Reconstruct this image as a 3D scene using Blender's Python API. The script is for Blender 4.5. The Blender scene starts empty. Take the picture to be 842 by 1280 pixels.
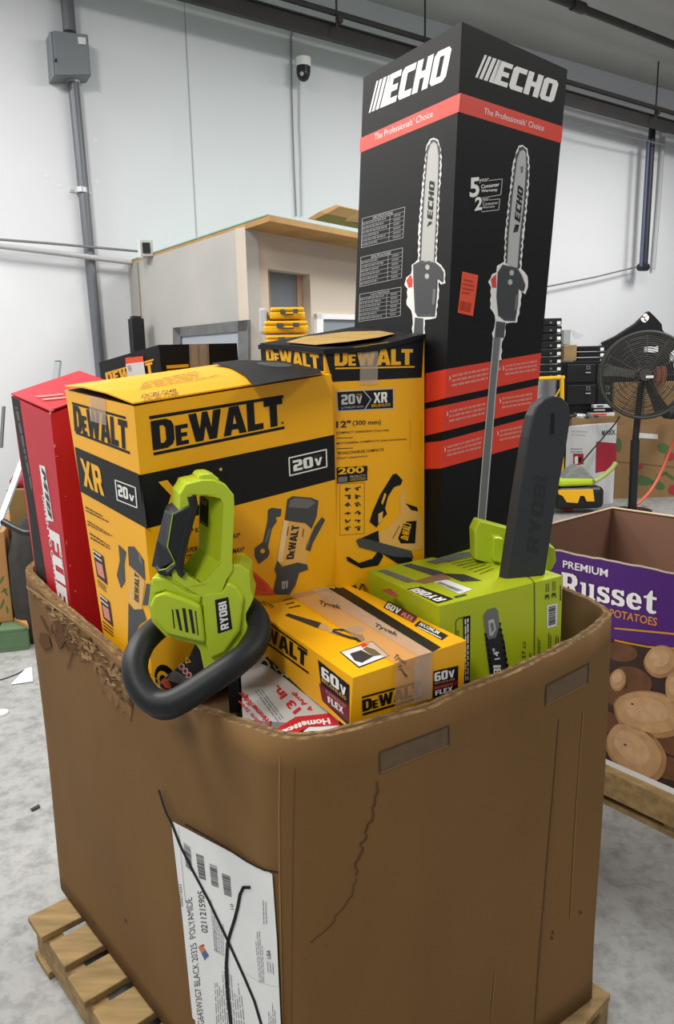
import bpy, bmesh, math, random
from mathutils import Vector as V, Matrix
from mathutils.geometry import tessellate_polygon
from mathutils.bvhtree import BVHTree
random.seed(7)
SC = bpy.context.scene
COL = SC.collection

# ------------------------------------------------------------------ camera
F, CX, CY, CAMZ = 904.0, 421.0, 640.0, 1.6
dn = V((525 - CX, 5400 - CY, F)).normalized()          # straight down, in camera axes
up_c = -dn
fw = V((0, 0, 1)); fw = (fw - up_c * fw.dot(up_c)).normalized()
rt = fw.cross(up_c)
if rt.x < 0: rt = -rt
RM = Matrix((rt, fw, up_c))                             # camera axes -> world
CAM = V((0, 0, CAMZ))
cd = bpy.data.cameras.new('camera'); cam = bpy.data.objects.new('camera', cd); COL.objects.link(cam)
cx_, cy_, cz_ = RM @ V((1, 0, 0)), RM @ V((0, -1, 0)), RM @ V((0, 0, -1))
cam.matrix_world = Matrix(((cx_.x, cy_.x, cz_.x, CAM.x), (cx_.y, cy_.y, cz_.y, CAM.y), (cx_.z, cy_.z, cz_.z, CAM.z), (0, 0, 0, 1)))
cd.sensor_fit = 'VERTICAL'; cd.sensor_height = 36; cd.lens = F / 1280 * 36
cd.clip_start = 0.05; cd.clip_end = 100
SC.camera = cam

# ------------------------------------------------------------------ light
W = bpy.data.worlds.new('hall_ambience'); SC.world = W; W.use_nodes = True
W.node_tree.nodes['Background'].inputs[0].default_value = (0.90, 0.93, 1.0, 1)
W.node_tree.nodes['Background'].inputs[1].default_value = 0.36

def area(name, loc, size, size_y, watt, target=None, col=(1, 0.97, 0.93)):
    l = bpy.data.lights.new(name, 'AREA'); l.shape = 'RECTANGLE'; l.size = size; l.size_y = size_y
    l.energy = watt; l.color = col
    o = bpy.data.objects.new(name, l); COL.objects.link(o); o.location = loc
    if target is not None:
        o.rotation_euler = (V(target) - V(loc)).to_track_quat('-Z', 'Y').to_euler()
    return o
area('ceiling_lamp_a', (-2.2, 2.2, 4.9), 0.6, 2.4, 170)
area('ceiling_lamp_b', (2.2, 4.6, 4.9), 0.6, 2.4, 170)
area('ceiling_lamp_c', (-1.6, -2.6, 4.9), 0.6, 2.4, 170)
area('ceiling_lamp_d', (4.5, 1.0, 4.9), 0.6, 2.4, 120)
area('ceiling_lamp_e', (-4.5, 3.6, 4.9), 0.6, 2.4, 170)
area('ceiling_lamp_f', (5.0, 7.0, 4.9), 0.6, 2.4, 170)

SC.view_settings.view_transform = 'Standard'; SC.view_settings.look = 'None'
SC.view_settings.gamma = 1; SC.view_settings.use_curve_mapping = False
SC.view_settings.exposure = 0.16

# ------------------------------------------------------------------ pixel helpers (photo pixel -> point in the room)
def ray(x, y): return RM @ V((x - CX, y - CY, F))
def atY(x, y, Y):
    r = ray(x, y); return CAM + r * (Y / r.y)
def atz(x, y, z):
    r = ray(x, y); return CAM + r * ((z - CAMZ) / r.z)
def hit(x, y, p, n):
    r = ray(x, y); return CAM + r * ((p - CAM).dot(n) / r.dot(n))
def proj(p):
    c = RM.transposed() @ (V(p) - CAM); return (CX + F * c.x / c.z, CY + F * c.y / c.z)

# ------------------------------------------------------------------ materials
def lin(h):
    h = h.lstrip('#'); o = []
    for i in (0, 2, 4):
        c = int(h[i:i + 2], 16) / 255; o.append(c / 12.92 if c <= 0.04045 else ((c + 0.055) / 1.055) ** 2.4)
    return (*o, 1)
MATS = {}
def mat(name, hx, rough=0.6, metal=0.0, var=0.0, scale=8.0, bump=0.0, bscale=60.0, hx2=None, alpha=1.0, spec=0.5, stretch=None):
    if name in MATS: return MATS[name]
    m = bpy.data.materials.new(name); m.use_nodes = True; nt = m.node_tree; b = nt.nodes['Principled BSDF']
    b.inputs['Base Color'].default_value = lin(hx); b.inputs['Roughness'].default_value = rough
    b.inputs['Metallic'].default_value = metal; b.inputs['Specular IOR Level'].default_value = spec
    tc = None
    if var or bump or hx2:
        tc = nt.nodes.new('ShaderNodeTexCoord')
        src = tc.outputs['Object']
        if stretch:
            mp = nt.nodes.new('ShaderNodeMapping'); mp.inputs['Scale'].default_value = stretch
            nt.links.new(src, mp.inputs[0]); src = mp.outputs[0]
    if var or hx2:
        n = nt.nodes.new('ShaderNodeTexNoise'); n.inputs['Scale'].default_value = scale; n.inputs['Detail'].default_value = 6
        nt.links.new(src, n.inputs['Vector'])
        r = nt.nodes.new('ShaderNodeValToRGB'); c = lin(hx); c2 = lin(hx2) if hx2 else tuple(x * (1 - var) for x in c[:3]) + (1,)
        r.color_ramp.elements[0].position = 0.35; r.color_ramp.elements[1].position = 0.68
        r.color_ramp.elements[0].color = c2; r.color_ramp.elements[1].color = c
        nt.links.new(n.outputs['Fac'], r.inputs[0]); nt.links.new(r.outputs[0], b.inputs['Base Color'])
    if bump:
        n2 = nt.nodes.new('ShaderNodeTexNoise'); n2.inputs['Scale'].default_value = bscale; n2.inputs['Detail'].default_value = 4
        nt.links.new(src, n2.inputs['Vector'])
        bp = nt.nodes.new('ShaderNodeBump'); bp.inputs['Strength'].default_value = bump; bp.inputs['Distance'].default_value = 0.004
        nt.links.new(n2.outputs['Fac'], bp.inputs['Height']); nt.links.new(bp.outputs[0], b.inputs['Normal'])
    if alpha < 1: b.inputs['Alpha'].default_value = alpha
    MATS[name] = m; return m

def concrete():
    m = mat('concrete_floor', '#9fa09e', 0.7, var=0.2, scale=1.6, bump=0.15, bscale=40)
    nt = m.node_tree; b = nt.nodes['Principled BSDF']; src = b.inputs['Base Color'].links[0].from_socket
    tc = nt.nodes.new('ShaderNodeTexCoord'); n = nt.nodes.new('ShaderNodeTexNoise'); n.inputs['Scale'].default_value = 14; n.inputs['Detail'].default_value = 10
    n.inputs['Roughness'].default_value = 0.7
    nt.links.new(tc.outputs['Object'], n.inputs['Vector'])
    r = nt.nodes.new('ShaderNodeValToRGB'); r.color_ramp.elements[0].position = 0.36; r.color_ramp.elements[0].color = (0.62, 0.62, 0.62, 1)
    r.color_ramp.elements[1].position = 0.55; r.color_ramp.elements[1].color = (1, 1, 1, 1)
    nt.links.new(n.outputs['Fac'], r.inputs[0])
    mx = nt.nodes.new('ShaderNodeMix'); mx.data_type = 'RGBA'; mx.blend_type = 'MULTIPLY'; mx.inputs[0].default_value = 1
    nt.links.new(src, mx.inputs[6]); nt.links.new(r.outputs[0], mx.inputs[7]); nt.links.new(mx.outputs[2], b.inputs['Base Color'])
    return m
M_FLOOR = concrete()
M_WALL = mat('white_wall_paint', '#e3e6ea', 0.75, var=0.04, scale=1.2, bump=0.05)
M_CEIL = mat('ceiling_board', '#b7b6b2', 0.85, var=0.10, scale=0.8)
M_BLK = mat('black_ink', '#0e0e10', 0.5, spec=0.35)
M_SOFTBLK = mat('dark_grey_ink', '#2b2b2d', 0.5)
M_WHITE = mat('white_ink', '#ecebe8', 0.5)
M_SILV = mat('silver_ink', '#b9bab8', 0.45)
M_GREY = mat('grey_ink', '#6d6f70', 0.5)
M_DGREY = mat('charcoal_ink', '#44474a', 0.5)
M_MAROON = mat('maroon_ink', '#6d1428', 0.5)
M_DKBR = mat('dark_brown_ink_and_gap_shade', '#2c1412', 0.5)
M_YEL = mat('yellow_carton', '#f9b30a', 0.38, var=0.05, scale=5, bump=0.08, bscale=14)
M_YELINK = mat('yellow_ink', '#f2b21c', 0.45)
M_TAN = mat('pale_orange_ink', '#e8b35c', 0.45)
M_REDCART = mat('red_carton', '#c2142a', 0.4, var=0.06, scale=6, bump=0.08, bscale=14)
M_LIMECART = mat('lime_carton', '#b0bf1c', 0.4, var=0.05, scale=6, bump=0.08, bscale=14)
M_BLKCART = mat('black_carton', '#101113', 0.5, var=0.12, scale=5, bump=0.08, bscale=14, spec=0.3)
M_ECHOBLK = mat('charcoal_carton', '#0e1011', 0.55, var=0.1, scale=5, bump=0.06, bscale=12, spec=0.22)
M_REDINK = mat('vermilion_ink', '#dd3a24', 0.45)
M_PINKINK = mat('pale_pink_ink', '#d9887c', 0.5)
M_ORANGE = mat('orange_sticker', '#e8502a', 0.5)
M_CARD = mat('brown_cardboard', '#785830', 0.8, var=0.22, scale=2.2, bump=0.18, bscale=9, stretch=(1, 1, 0.6), spec=0.3)
M_CARDIN = mat('inner_cardboard', '#6d5438', 0.8, var=0.12, scale=5, spec=0.3)
M_CARDEDGE = mat('torn_cardboard_edge', '#927650', 0.9, hx2='#5a442b', scale=70, bump=0.6, bscale=160, spec=0.2)
M_TORN = mat('torn_paper_ply', '#8d6e49', 0.9, hx2='#6a4d2f', scale=30, bump=0.4, bscale=60, spec=0.2)
M_TORNDK = mat('torn_dark_ply_and_crevice_shade', '#5a3d27', 0.9, spec=0.2)
M_CARD2 = mat('light_cardboard', '#b0824f', 0.8, var=0.1, scale=3, spec=0.3)
M_WOOD = mat('pallet_wood', '#a08559', 0.8, var=0.4, scale=6, bump=0.3, bscale=30, stretch=(1, 6, 6), spec=0.3)
M_PAPER = mat('white_paper', '#dddfdf', 0.6, var=0.05, scale=12)
M_LIME = mat('lime_plastic', '#b4c92a', 0.32, bump=0.02, bscale=300)
M_RUB = mat('dark_rubber', '#1d2022', 0.5, bump=0.06, bscale=400, spec=0.35)
M_BLKPL = mat('black_plastic', '#17181a', 0.4)
M_SCAB = mat('charcoal_plastic', '#292c2f', 0.5, bump=0.06, bscale=300)
M_SCABD = mat('emboss_shade_plastic', '#1c1f21', 0.55)
M_STEEL = mat('painted_steel_grey', '#7e8388', 0.45, metal=0.3)
M_BEAM = mat('dark_steel', '#3b3937', 0.6, var=0.2, scale=4)
M_TAPE = mat('clear_packing_tape', '#cdbfae', 0.18, alpha=0.45)
M_ALU = mat('aluminium', '#c6cacd', 0.35, metal=0.35)

# ------------------------------------------------------------------ mesh builder
class MB:
    def __init__(s): s.v = []; s.f = []; s.mi = []; s.mats = []; s.sm = []
    def m(s, mt):
        if mt not in s.mats: s.mats.append(mt)
        return s.mats.index(mt)
    def add(s, verts, faces, mt, smooth=False):
        b = len(s.v); s.v += [V(p) for p in verts]; k = s.m(mt)
        for f in faces: s.f.append([b + i for i in f]); s.mi.append(k); s.sm.append(smooth)
    def poly(s, pts, mt):
        if len(pts) <= 4: s.add(pts, [list(range(len(pts)))], mt); return
        t = tessellate_polygon([[V(p) for p in pts]]); s.add(pts, [list(x) for x in t], mt)
    def box(s, o, a, b, c, mt):
        o, a, b, c = V(o), V(a), V(b), V(c)
        s.add([o, o + a, o + a + b, o + b, o + c, o + a + c, o + a + b + c, o + b + c],
              [(0, 1, 2, 3), (4, 5, 6, 7), (0, 1, 5, 4), (1, 2, 6, 5), (2, 3, 7, 6), (3, 0, 4, 7)], mt)
    def rbox(s, cx, cy, z0, w, d, h, yaw, mt):
        c, n = math.cos(yaw), math.sin(yaw); a = V((c, n, 0)) * w; b = V((-n, c, 0)) * d
        s.box(V((cx, cy, z0)) - a / 2 - b / 2, a, b, V((0, 0, h)), mt)
    def hexa(s, bot, top, mt):
        s.add(list(bot) + list(top), [(0, 1, 2, 3), (4, 5, 6, 7), (0, 1, 5, 4), (1, 2, 6, 5), (2, 3, 7, 6), (3, 0, 4, 7)], mt)
    def prism(s, pts, vec, mt, hole=None, smooth=False):
        pts = [V(p) for p in pts]; vec = V(vec); n = len(pts)
        loops = [pts] + ([[V(p) for p in hole]] if hole else [])
        flat = [p for l in loops for p in l]; N = len(flat)
        t = tessellate_polygon(loops); fs = [list(x) for x in t] + [[N + i for i in reversed(x)] for x in t]
        st = 0
        for l in loops:
            k = len(l)
            for i in range(k):
                j = (i + 1) % k; fs.append([st + i, st + j, N + st + j, N + st + i])
            st += k
        s.add(flat + [p + vec for p in flat], fs, mt, smooth)
    def tube(s, path, r, mt, n=10, closed=False, caps=True, smooth=True):
        P = [V(p) for p in path]; k = len(P); R = r if isinstance(r, (list, tuple)) else [r] * k
        vs = []; prev = None
        for i in range(k):
            if closed: t = P[(i + 1) % k] - P[i - 1]
            else: t = P[min(i + 1, k - 1)] - P[max(i - 1, 0)]
            t.normalize()
            if prev is None:
                a = t.orthogonal().normalized()
            else:
                a = (prev - t * prev.dot(t)).normalized()
            prev = a; b = t.cross(a)
            for j in range(n):
                an = 2 * math.pi * j / n; vs.append(P[i] + (a * math.cos(an) + b * math.sin(an)) * R[i])
        fs = []
        for i in range(k if closed else k - 1):
            i2 = (i + 1) % k
            for j in range(n):
                j2 = (j + 1) % n; fs.append((i * n + j, i * n + j2, i2 * n + j2, i2 * n + j))
        s.add(vs, fs, mt, smooth)
        if caps and not closed:
            s.add(vs[:n], [list(range(n))], mt); s.add(vs[-n:], [list(range(n))], mt)
    def ball(s, c, rx, ry, rz, mt, nu=12, nv=8):
        vs = []; fs = []; c = V(c)
        for i in range(nv + 1):
            th = math.pi * i / nv
            for j in range(nu):
                ph = 2 * math.pi * j / nu
                vs.append(c + V((rx * math.sin(th) * math.cos(ph), ry * math.sin(th) * math.sin(ph), rz * math.cos(th))))
        for i in range(nv):
            for j in range(nu):
                fs.append((i * nu + j, i * nu + (j + 1) % nu, (i + 1) * nu + (j + 1) % nu, (i + 1) * nu + j))
        s.add(vs, fs, mt, True)
    def build(s, name, parent=None, loc=None, bevel=0.0, seg=2, merge=False):
        base = V(loc) if loc is not None else V((0, 0, 0))
        if parent is not None:
            p = parent; base = V((0, 0, 0))
            while p is not None: base += V(p.location); p = p.parent
        me = bpy.data.meshes.new(name)
        me.from_pydata([tuple(p - base) for p in s.v], [], s.f)
        for mt in s.mats: me.materials.append(mt)
        for p, k, q in zip(me.polygons, s.mi, s.sm): p.material_index = k; p.use_smooth = q
        bm = bmesh.new(); bm.from_mesh(me)
        if merge: bmesh.ops.remove_doubles(bm, verts=bm.verts, dist=1e-5)
        bmesh.ops.recalc_face_normals(bm, faces=bm.faces); bm.to_mesh(me); bm.free()
        o = bpy.data.objects.new(name, me); COL.objects.link(o)
        if parent is not None: o.parent = parent
        else: o.location = base
        if bevel:
            md = o.modifiers.new('soft_edges', 'BEVEL'); md.width = bevel; md.segments = seg; md.limit_method = 'ANGLE'; md.angle_limit = math.radians(35)
        return o
def tag(o, label, cat, group=None, kind=None):
    o['label'] = label; o['category'] = cat
    if group: o['group'] = group
    if kind: o['kind'] = kind
    return o
def thing(name, label, cat, loc, group=None):
    o = bpy.data.objects.new(name, None); COL.objects.link(o); o.location = V(loc); o.empty_display_size = 0.05
    return tag(o, label, cat, group)
def struct(o): o['kind'] = 'structure'; return o

# ------------------------------------------------------------------ printed lettering
_T = {}
def glyphs(s, bold=0.0, shear=0.0, caps=False):
    key = (s, bold, shear, caps)
    if key in _T: return _T[key]
    cu = bpy.data.curves.new('lettering', 'FONT'); cu.body = s; cu.offset = bold; cu.shear = shear; cu.resolution_u = 3
    if caps:
        cu.small_caps_scale = 0.72
        for i, ch in enumerate(s):
            if ch.islower(): cu.body_format[i].use_small_caps = True
    ob = bpy.data.objects.new('lettering', cu); COL.objects.link(ob)
    dg = bpy.context.evaluated_depsgraph_get(); me = bpy.data.meshes.new_from_object(ob.evaluated_get(dg))
    vs = [(v.co.x, v.co.y) for v in me.vertices]; fs = [list(p.vertices) for p in me.polygons]
    bpy.data.objects.remove(ob); bpy.data.curves.remove(cu); bpy.data.meshes.remove(me)
    x0 = min(v[0] for v in vs); x1 = max(v[0] for v in vs); y0 = min(v[1] for v in vs); y1 = max(v[1] for v in vs)
    _T[key] = ([((x - x0) / (x1 - x0), (y - y0) / (y1 - y0)) for x, y in vs], fs); return _T[key]

BF = {
 'D': (.75, [[(0,0),(.5,0),(.68,.1),(.75,.26),(.75,.74),(.68,.9),(.5,1),(0,1)], [(.28,.2),(.4,.2),(.47,.3),(.47,.7),(.4,.8),(.28,.8)]]),
 'E': (.62, [[(0,0),(.62,0),(.62,.2),(.28,.2),(.28,.4),(.56,.4),(.56,.6),(.28,.6),(.28,.8),(.62,.8),(.62,1),(0,1)]]),
 'F': (.60, [[(0,0),(.28,0),(.28,.38),(.54,.38),(.54,.6),(.28,.6),(.28,.79),(.6,.79),(.6,1),(0,1)]]),
 'W': (1.15, [[(0,1),(.28,1),(.37,.42),(.48,1),(.67,1),(.78,.42),(.87,1),(1.15,1),(.95,0),(.68,0),(.575,.5),(.47,0),(.2,0)]]),
 'A': (.85, [[(0,0),(.27,0),(.31,.18),(.54,.18),(.58,0),(.85,0),(.6,1),(.25,1)], [(.36,.38),(.49,.38),(.425,.7)]]),
 'L': (.6, [[(0,0),(.6,0),(.6,.22),(.28,.22),(.28,1),(0,1)]]),
 'T': (.72, [[(.22,0),(.5,0),(.5,.78),(.72,.78),(.72,1),(0,1),(0,.78),(.22,.78)]]),
 'C': (.62, [[(.62,0),(.62,.22),(.28,.22),(.28,.78),(.62,.78),(.62,1),(.1,1),(0,.88),(0,.12),(.1,0)]]),
 'H': (.7, [[(0,0),(.26,0),(.26,.4),(.44,.4),(.44,0),(.7,0),(.7,1),(.44,1),(.44,.62),(.26,.62),(.26,1),(0,1)]]),
 'O': (.7, [[(.12,0),(.58,0),(.7,.12),(.7,.88),(.58,1),(.12,1),(0,.88),(0,.12)], [(.26,.2),(.44,.2),(.44,.8),(.26,.8)]]),
 'R': (.72, [[(0,0),(.25,0),(.25,.36),(.34,.36),(.46,0),(.72,0),(.58,.4),(.68,.5),(.68,.88),(.56,1),(0,1)], [(.25,.56),(.43,.56),(.43,.8),(.25,.8)]]),
 'Y': (.72, [[(.24,0),(.48,0),(.48,.4),(.72,1),(.47,1),(.36,.66),(.25,1),(0,1),(.24,.4)]]),
 'B': (.68, [[(0,0),(.56,0),(.68,.12),(.68,.42),(.6,.5),(.68,.58),(.68,.88),(.56,1),(0,1)], [(.24,.18),(.44,.18),(.44,.4),(.24,.4)], [(.24,.6),(.44,.6),(.44,.82),(.24,.82)]]),
 'I': (.25, [[(0,0),(.25,0),(.25,1),(0,1)]]),
 'X': (.8, [[(0,0),(.25,0),(.4,.34),(.55,0),(.8,0),(.54,.5),(.8,1),(.55,1),(.4,.66),(.25,1),(0,1),(.26,.5)]]),
 'V': (.78, [[(.26,0),(.52,0),(.78,1),(.52,1),(.39,.4),(.26,1),(0,1)]]),
 '2': (.66, [[(0,0),(.66,0),(.66,.22),(.28,.22),(.28,.4),(.54,.4),(.66,.52),(.66,.88),(.54,1),(0,1),(0,.78),(.4,.78),(.4,.6),(.12,.6),(0,.48)]]),
 '6': (.68, [[(.12,0),(.56,0),(.68,.12),(.68,.5),(.56,.62),(.26,.62),(.26,.8),(.62,.8),(.62,1),(.12,1),(0,.88),(0,.12)], [(.26,.18),(.44,.18),(.44,.44),(.26,.44)]]),
 'U': (.68, [[(.12,0),(.56,0),(.68,.12),(.68,1),(.42,1),(.42,.2),(.26,.2),(.26,1),(0,1),(0,.12)]]),
 'M': (.88, [[(0,0),(.24,0),(.24,.6),(.36,.25),(.52,.25),(.64,.6),(.64,0),(.88,0),(.88,1),(.6,1),(.44,.55),(.28,1),(0,1)]]),
 '1': (.36, [[(.1,0),(.36,0),(.36,1),(.14,1),(0,.84),(0,.7),(.1,.74)]]),
 '8': (.68, [[(.12,0),(.56,0),(.68,.12),(.68,.42),(.6,.5),(.68,.58),(.68,.88),(.56,1),(.12,1),(0,.88),(0,.58),(.08,.5),(0,.42),(0,.12)], [(.24,.18),(.44,.18),(.44,.4),(.24,.4)], [(.24,.6),(.44,.6),(.44,.82),(.24,.82)]]),
}
BF['0'] = BF['O']
SF = {
 'R': (1.02, [[(0,0),(.42,0),(.42,.16),(.36,.18),(.36,.55),(.46,.55),(.62,.1),(.74,0),(1.02,0),(1.02,.16),(.94,.18),(.78,.58),(.94,.76),(.96,1.05),(.86,1.3),(.66,1.4),(0,1.4),(0,1.24),(.08,1.22),(.08,.18),(0,.16)], [(.36,.74),(.56,.74),(.64,.86),(.64,1.08),(.56,1.2),(.36,1.2)]]),
 'u': (.88, [[(0,1),(0,.85),(.1,.85),(.1,.2),(.25,0),(.5,0),(.6,.1),(.6,0),(.88,0),(.88,.15),(.8,.15),(.8,1),(.5,1),(.5,.85),(.56,.85),(.56,.3),(.48,.17),(.38,.18),(.34,.3),(.34,1)]]),
 's': (.7, [[(0,.3),(0,0),(.14,0),(.18,.06),(.4,0),(.6,.03),(.7,.15),(.7,.42),(.58,.56),(.3,.66),(.25,.74),(.32,.84),(.45,.82),(.55,.68),(.66,.68),(.66,1),(.54,1),(.5,.95),(.35,1),(.12,.96),(.02,.84),(.02,.58),(.14,.46),(.42,.36),(.46,.26),(.38,.16),(.25,.18),(.13,.3)]]),
 'e': (.78, [[(.42,0),(.66,.06),(.78,.26),(.64,.3),(.54,.18),(.42,.18),(.32,.3),(.3,.44),(.78,.44),(.78,.6),(.7,.86),(.5,1),(.3,1),(.08,.84),(0,.6),(0,.38),(.08,.14),(.24,.02)], [(.3,.6),(.52,.6),(.48,.82),(.4,.86),(.33,.8)]]),
 't': (.66, [[(.16,.18),(.3,0),(.5,0),(.66,.1),(.62,.22),(.5,.18),(.44,.24),(.44,.84),(.64,.84),(.64,1),(.44,1),(.44,1.34),(.34,1.34),(.16,1),(0,.96),(0,.84),(.16,.84)]]),
}
def block(s, shear=0.0, gap=0.07):
    key = ('#', s, shear, gap)
    if key in _T: return _T[key]
    vs, fs, x = [], [], 0.0
    for ch in s:
        if ch == '~': continue
        k = 0.70 if ch.islower() and s[0] != '~' else 1.0; w, loops = SF[ch] if s[0] == '~' else BF[ch.upper()]
        flat = [(x + a * k + shear * b * k, b * k) for l in loops for a, b in l]; o = []; i = 0
        for l in loops: o.append([V((*flat[i + j], 0)) for j in range(len(l))]); i += len(l)
        fs += [[len(vs) + q for q in t] for t in tessellate_polygon(o)]; vs += flat; x += w * k + gap
    x0 = min(v[0] for v in vs); x1 = max(v[0] for v in vs)
    _T[key] = ([((a - x0) / (x1 - x0), b) for a, b in vs], fs); return _T[key]

class Z:                                                  # reads photo pixels through a magnified view
    def __init__(s, x, y, k): s.x, s.y, s.k = x, y, k
    def __call__(s, *pts): return [(s.x + s.k * a, s.y + s.k * b) for a, b in pts]
ID = Z(0, 0, 1)

class Face:                                               # a printed surface
    def __init__(s, mb, p, n, z=ID, off=0.0004):
        s.mb, s.p, s.z, s.off = mb, V(p), z, off; n = V(n).normalized()
        s.n = n if n.dot(CAM - s.p) > 0 else -n
    def at(s, q, layer=1): return hit(q[0], q[1], s.p + s.n * (s.off * layer), s.n)
    def poly(s, pts, mt, layer=1): s.mb.poly([s.at(q, layer) for q in s.z(*pts)], mt)
    def frame(s, p0, p1, pt, layer):
        a, b, c = [s.at(q, layer) for q in s.z(p0, p1, pt)]; return a, b - a, c - a
    def text(s, txt, p0, p1, pt, mt, layer=2, bold=0.0, shear=0.0, caps=False):
        o, u, v = s.frame(p0, p1, pt, layer); vs, fs = glyphs(txt, bold, shear, caps)
        s.mb.add([o + u * x + v * y for x, y in vs], fs, mt)
    def block(s, txt, p0, p1, pt, mt, layer=2, shear=0.0, gap=0.07):
        o, u, v = s.frame(p0, p1, pt, layer); vs, fs = block(txt, shear, gap)
        s.mb.add([o + u * x + v * y for x, y in vs], fs, mt)
    def uv(s, fr, pts, mt):
        o, u, v = fr; s.mb.poly([o + u * x + v * y for x, y in pts], mt)
    def stroke(s, pts, w, mt, layer=2, closed=False):
        q = s.z(*pts); w = w * s.z.k / 2 if s.z is not ID else w / 2
        if closed: q = q + [q[0]]
        P = [V(a) for a in q]
        for i in range(len(P) - 1):
            d = (P[i + 1] - P[i]).normalized(); nn = V((-d.y, d.x)) * w; e = d * w * 0.5
            s.mb.poly([s.at(x, layer) for x in (P[i] + nn - e, P[i + 1] + nn + e, P[i + 1] - nn + e, P[i] - nn - e)], mt)
    def fine(s, quad, rows, mt, layer=2, fill=0.5, seed=1, full=False):    # rows of print too small to read; quad TL,TR,BR,BL
        rnd = random.Random(seed); a, b, c, d = [s.at(q, layer) for q in s.z(*quad)]
        f = lambda x, y: a + (b - a) * x * (1 - y) + (d - a) * y * (1 - x) + (c - a) * x * y
        for r in range(rows):
            x = 0.0; end = 1.0 if full else rnd.uniform(0.65, 1.0); y0 = (r + 0.2) / rows; y1 = y0 + fill / rows
            while x < end - 0.01:
                w = min(rnd.uniform(0.05, 0.16), end - x); s.mb.poly([f(x, y0), f(x + w, y0), f(x + w, y1), f(x, y1)], mt); x += w + 0.022
    def bars(s, quad, n, mt, layer=2, seed=3):
        rnd = random.Random(seed); a, b, c, d = [s.at(q, layer) for q in s.z(*quad)]; x = 0
        while x < 0.97:
            w = rnd.choice((0.4, 0.7, 1.2)) / n; w = min(w, 1 - x)
            s.mb.poly([a.lerp(b, x), a.lerp(b, x + w), d.lerp(c, x + w), d.lerp(c, x)], mt); x += w + rnd.choice((0.4, 0.8)) / n
    def slab(s, pts, t, mt, layer=0, lift=0.0):           # a solid plate standing on the surface
        P = [hit(q[0], q[1], s.p + s.n * (lift + t), s.n) for q in s.z(*pts)]; s.mb.prism(P, -s.n * t, mt)

def ell(cx, cy, rx, ry, ang=0, n=20):
    c, si = math.cos(math.radians(ang)), math.sin(math.radians(ang)); o = []
    for i in range(n):
        a = 2 * math.pi * i / n; x, y = rx * math.cos(a), ry * math.sin(a); o.append((cx + x * c - y * si, cy + x * si + y * c))
    return o

# ------------------------------------------------------------------ the room
WD = V((0.853, 0.521, 0)).normalized(); WN = V((WD.y, -WD.x, 0)); WP = V((-1.74, 6.60, 0))
CEILZ = 5.2
b = MB(); b.box((-12, -8, -0.1), (28, 0, 0), (0, 28, 0), (0, 0, 0.1), M_FLOOR); struct(b.build('floor'))
b = MB(); b.box(WP - WD * 10, WD * 24, -WN * 0.2, (0, 0, CEILZ), M_WALL)
wf = Face(b, WP, WN, off=0.002)
M_SEAM = mat('wall_joint', '#b4b8bd', 0.8)
wf.stroke([(229.5, -8), (231, 20), (238, 150), (246, 300)], 1.3, M_SEAM)
for q in ((119, 175), (121, 226), (57, 220), (75, 232)): wf.poly(ell(q[0], q[1], 3, 2.4), M_WHITE)
struct(b.build('wall_back'))
b = MB(); b.box((-12, -8, CEILZ), (28, 0, 0), (0, 28, 0), (0, 0, 0.1), M_CEIL); struct(b.build('ceiling'))

def wpt(x, y, off): return hit(x, y, WP + WN * off, WN)
# steel beam under the ceiling, along the wall
p0, p1 = wpt(430, 45, 0.45), wpt(842, 160, 0.45); d = (p1 - p0).normalized()
root = thing('steel_beam', 'long dark steel beam running along the white wall under the ceiling', 'beam', p0)
b = MB(); uu = V((0, 0, 1)); a = p0 - d * 5 + uu * 0.02; L = d * 16
b.box(a - uu * 0.075 - WN * 0.05, L, WN * 0.012, uu * 0.15, M_BEAM)
b.box(a + uu * 0.063 - WN * 0.05, L, WN * 0.04, uu * 0.012, M_BEAM); b.box(a - uu * 0.075 - WN * 0.05, L, WN * 0.04, uu * 0.012, M_BEAM)
b.build('channel', root)
b = MB(); b.tube([a + uu * 0.13 + WN * 0.03, a + L + uu * 0.13 + WN * 0.03], 0.025, M_BEAM, 8); b.build('thin_pipe', root)
b = MB()
for px, py in ((417, 28), (527, 60), (814, 152)):
    q = wpt(px, py, 0.45); k = (q - p0).dot(d); q = p0 + d * k
    b = MB(); b.tube([q + uu * 0.0 + WN * 0.05, V((q.x, q.y, CEILZ)) + WN * 0.05], 0.009, M_BEAM, 6); b.box(q + WN * 0.03 + uu * 0.07, d * 0.05, WN * 0.05, uu * 0.05, M_BEAM); b.build('hanger_rod', root)
# sprinkler pipe nearer the camera
p0, p1 = atz(700, 0, 4.95), atz(842, 56, 4.95); d = (p1 - p0).normalized()
root = thing('sprinkler_pipe', 'dark sprinkler pipe crossing the ceiling at the upper right corner', 'pipe', p0)
b = MB(); b.tube([p0 - d * 4, p1 + d * 5], 0.035, M_BEAM, 12); b.build('pipe', root)
q = atz(722, 8, 4.95); b = MB(); b.tube([q - d * 0.08, q + d * 0.08], 0.05, M_BEAM, 12); b.build('coupling', root)
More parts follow.
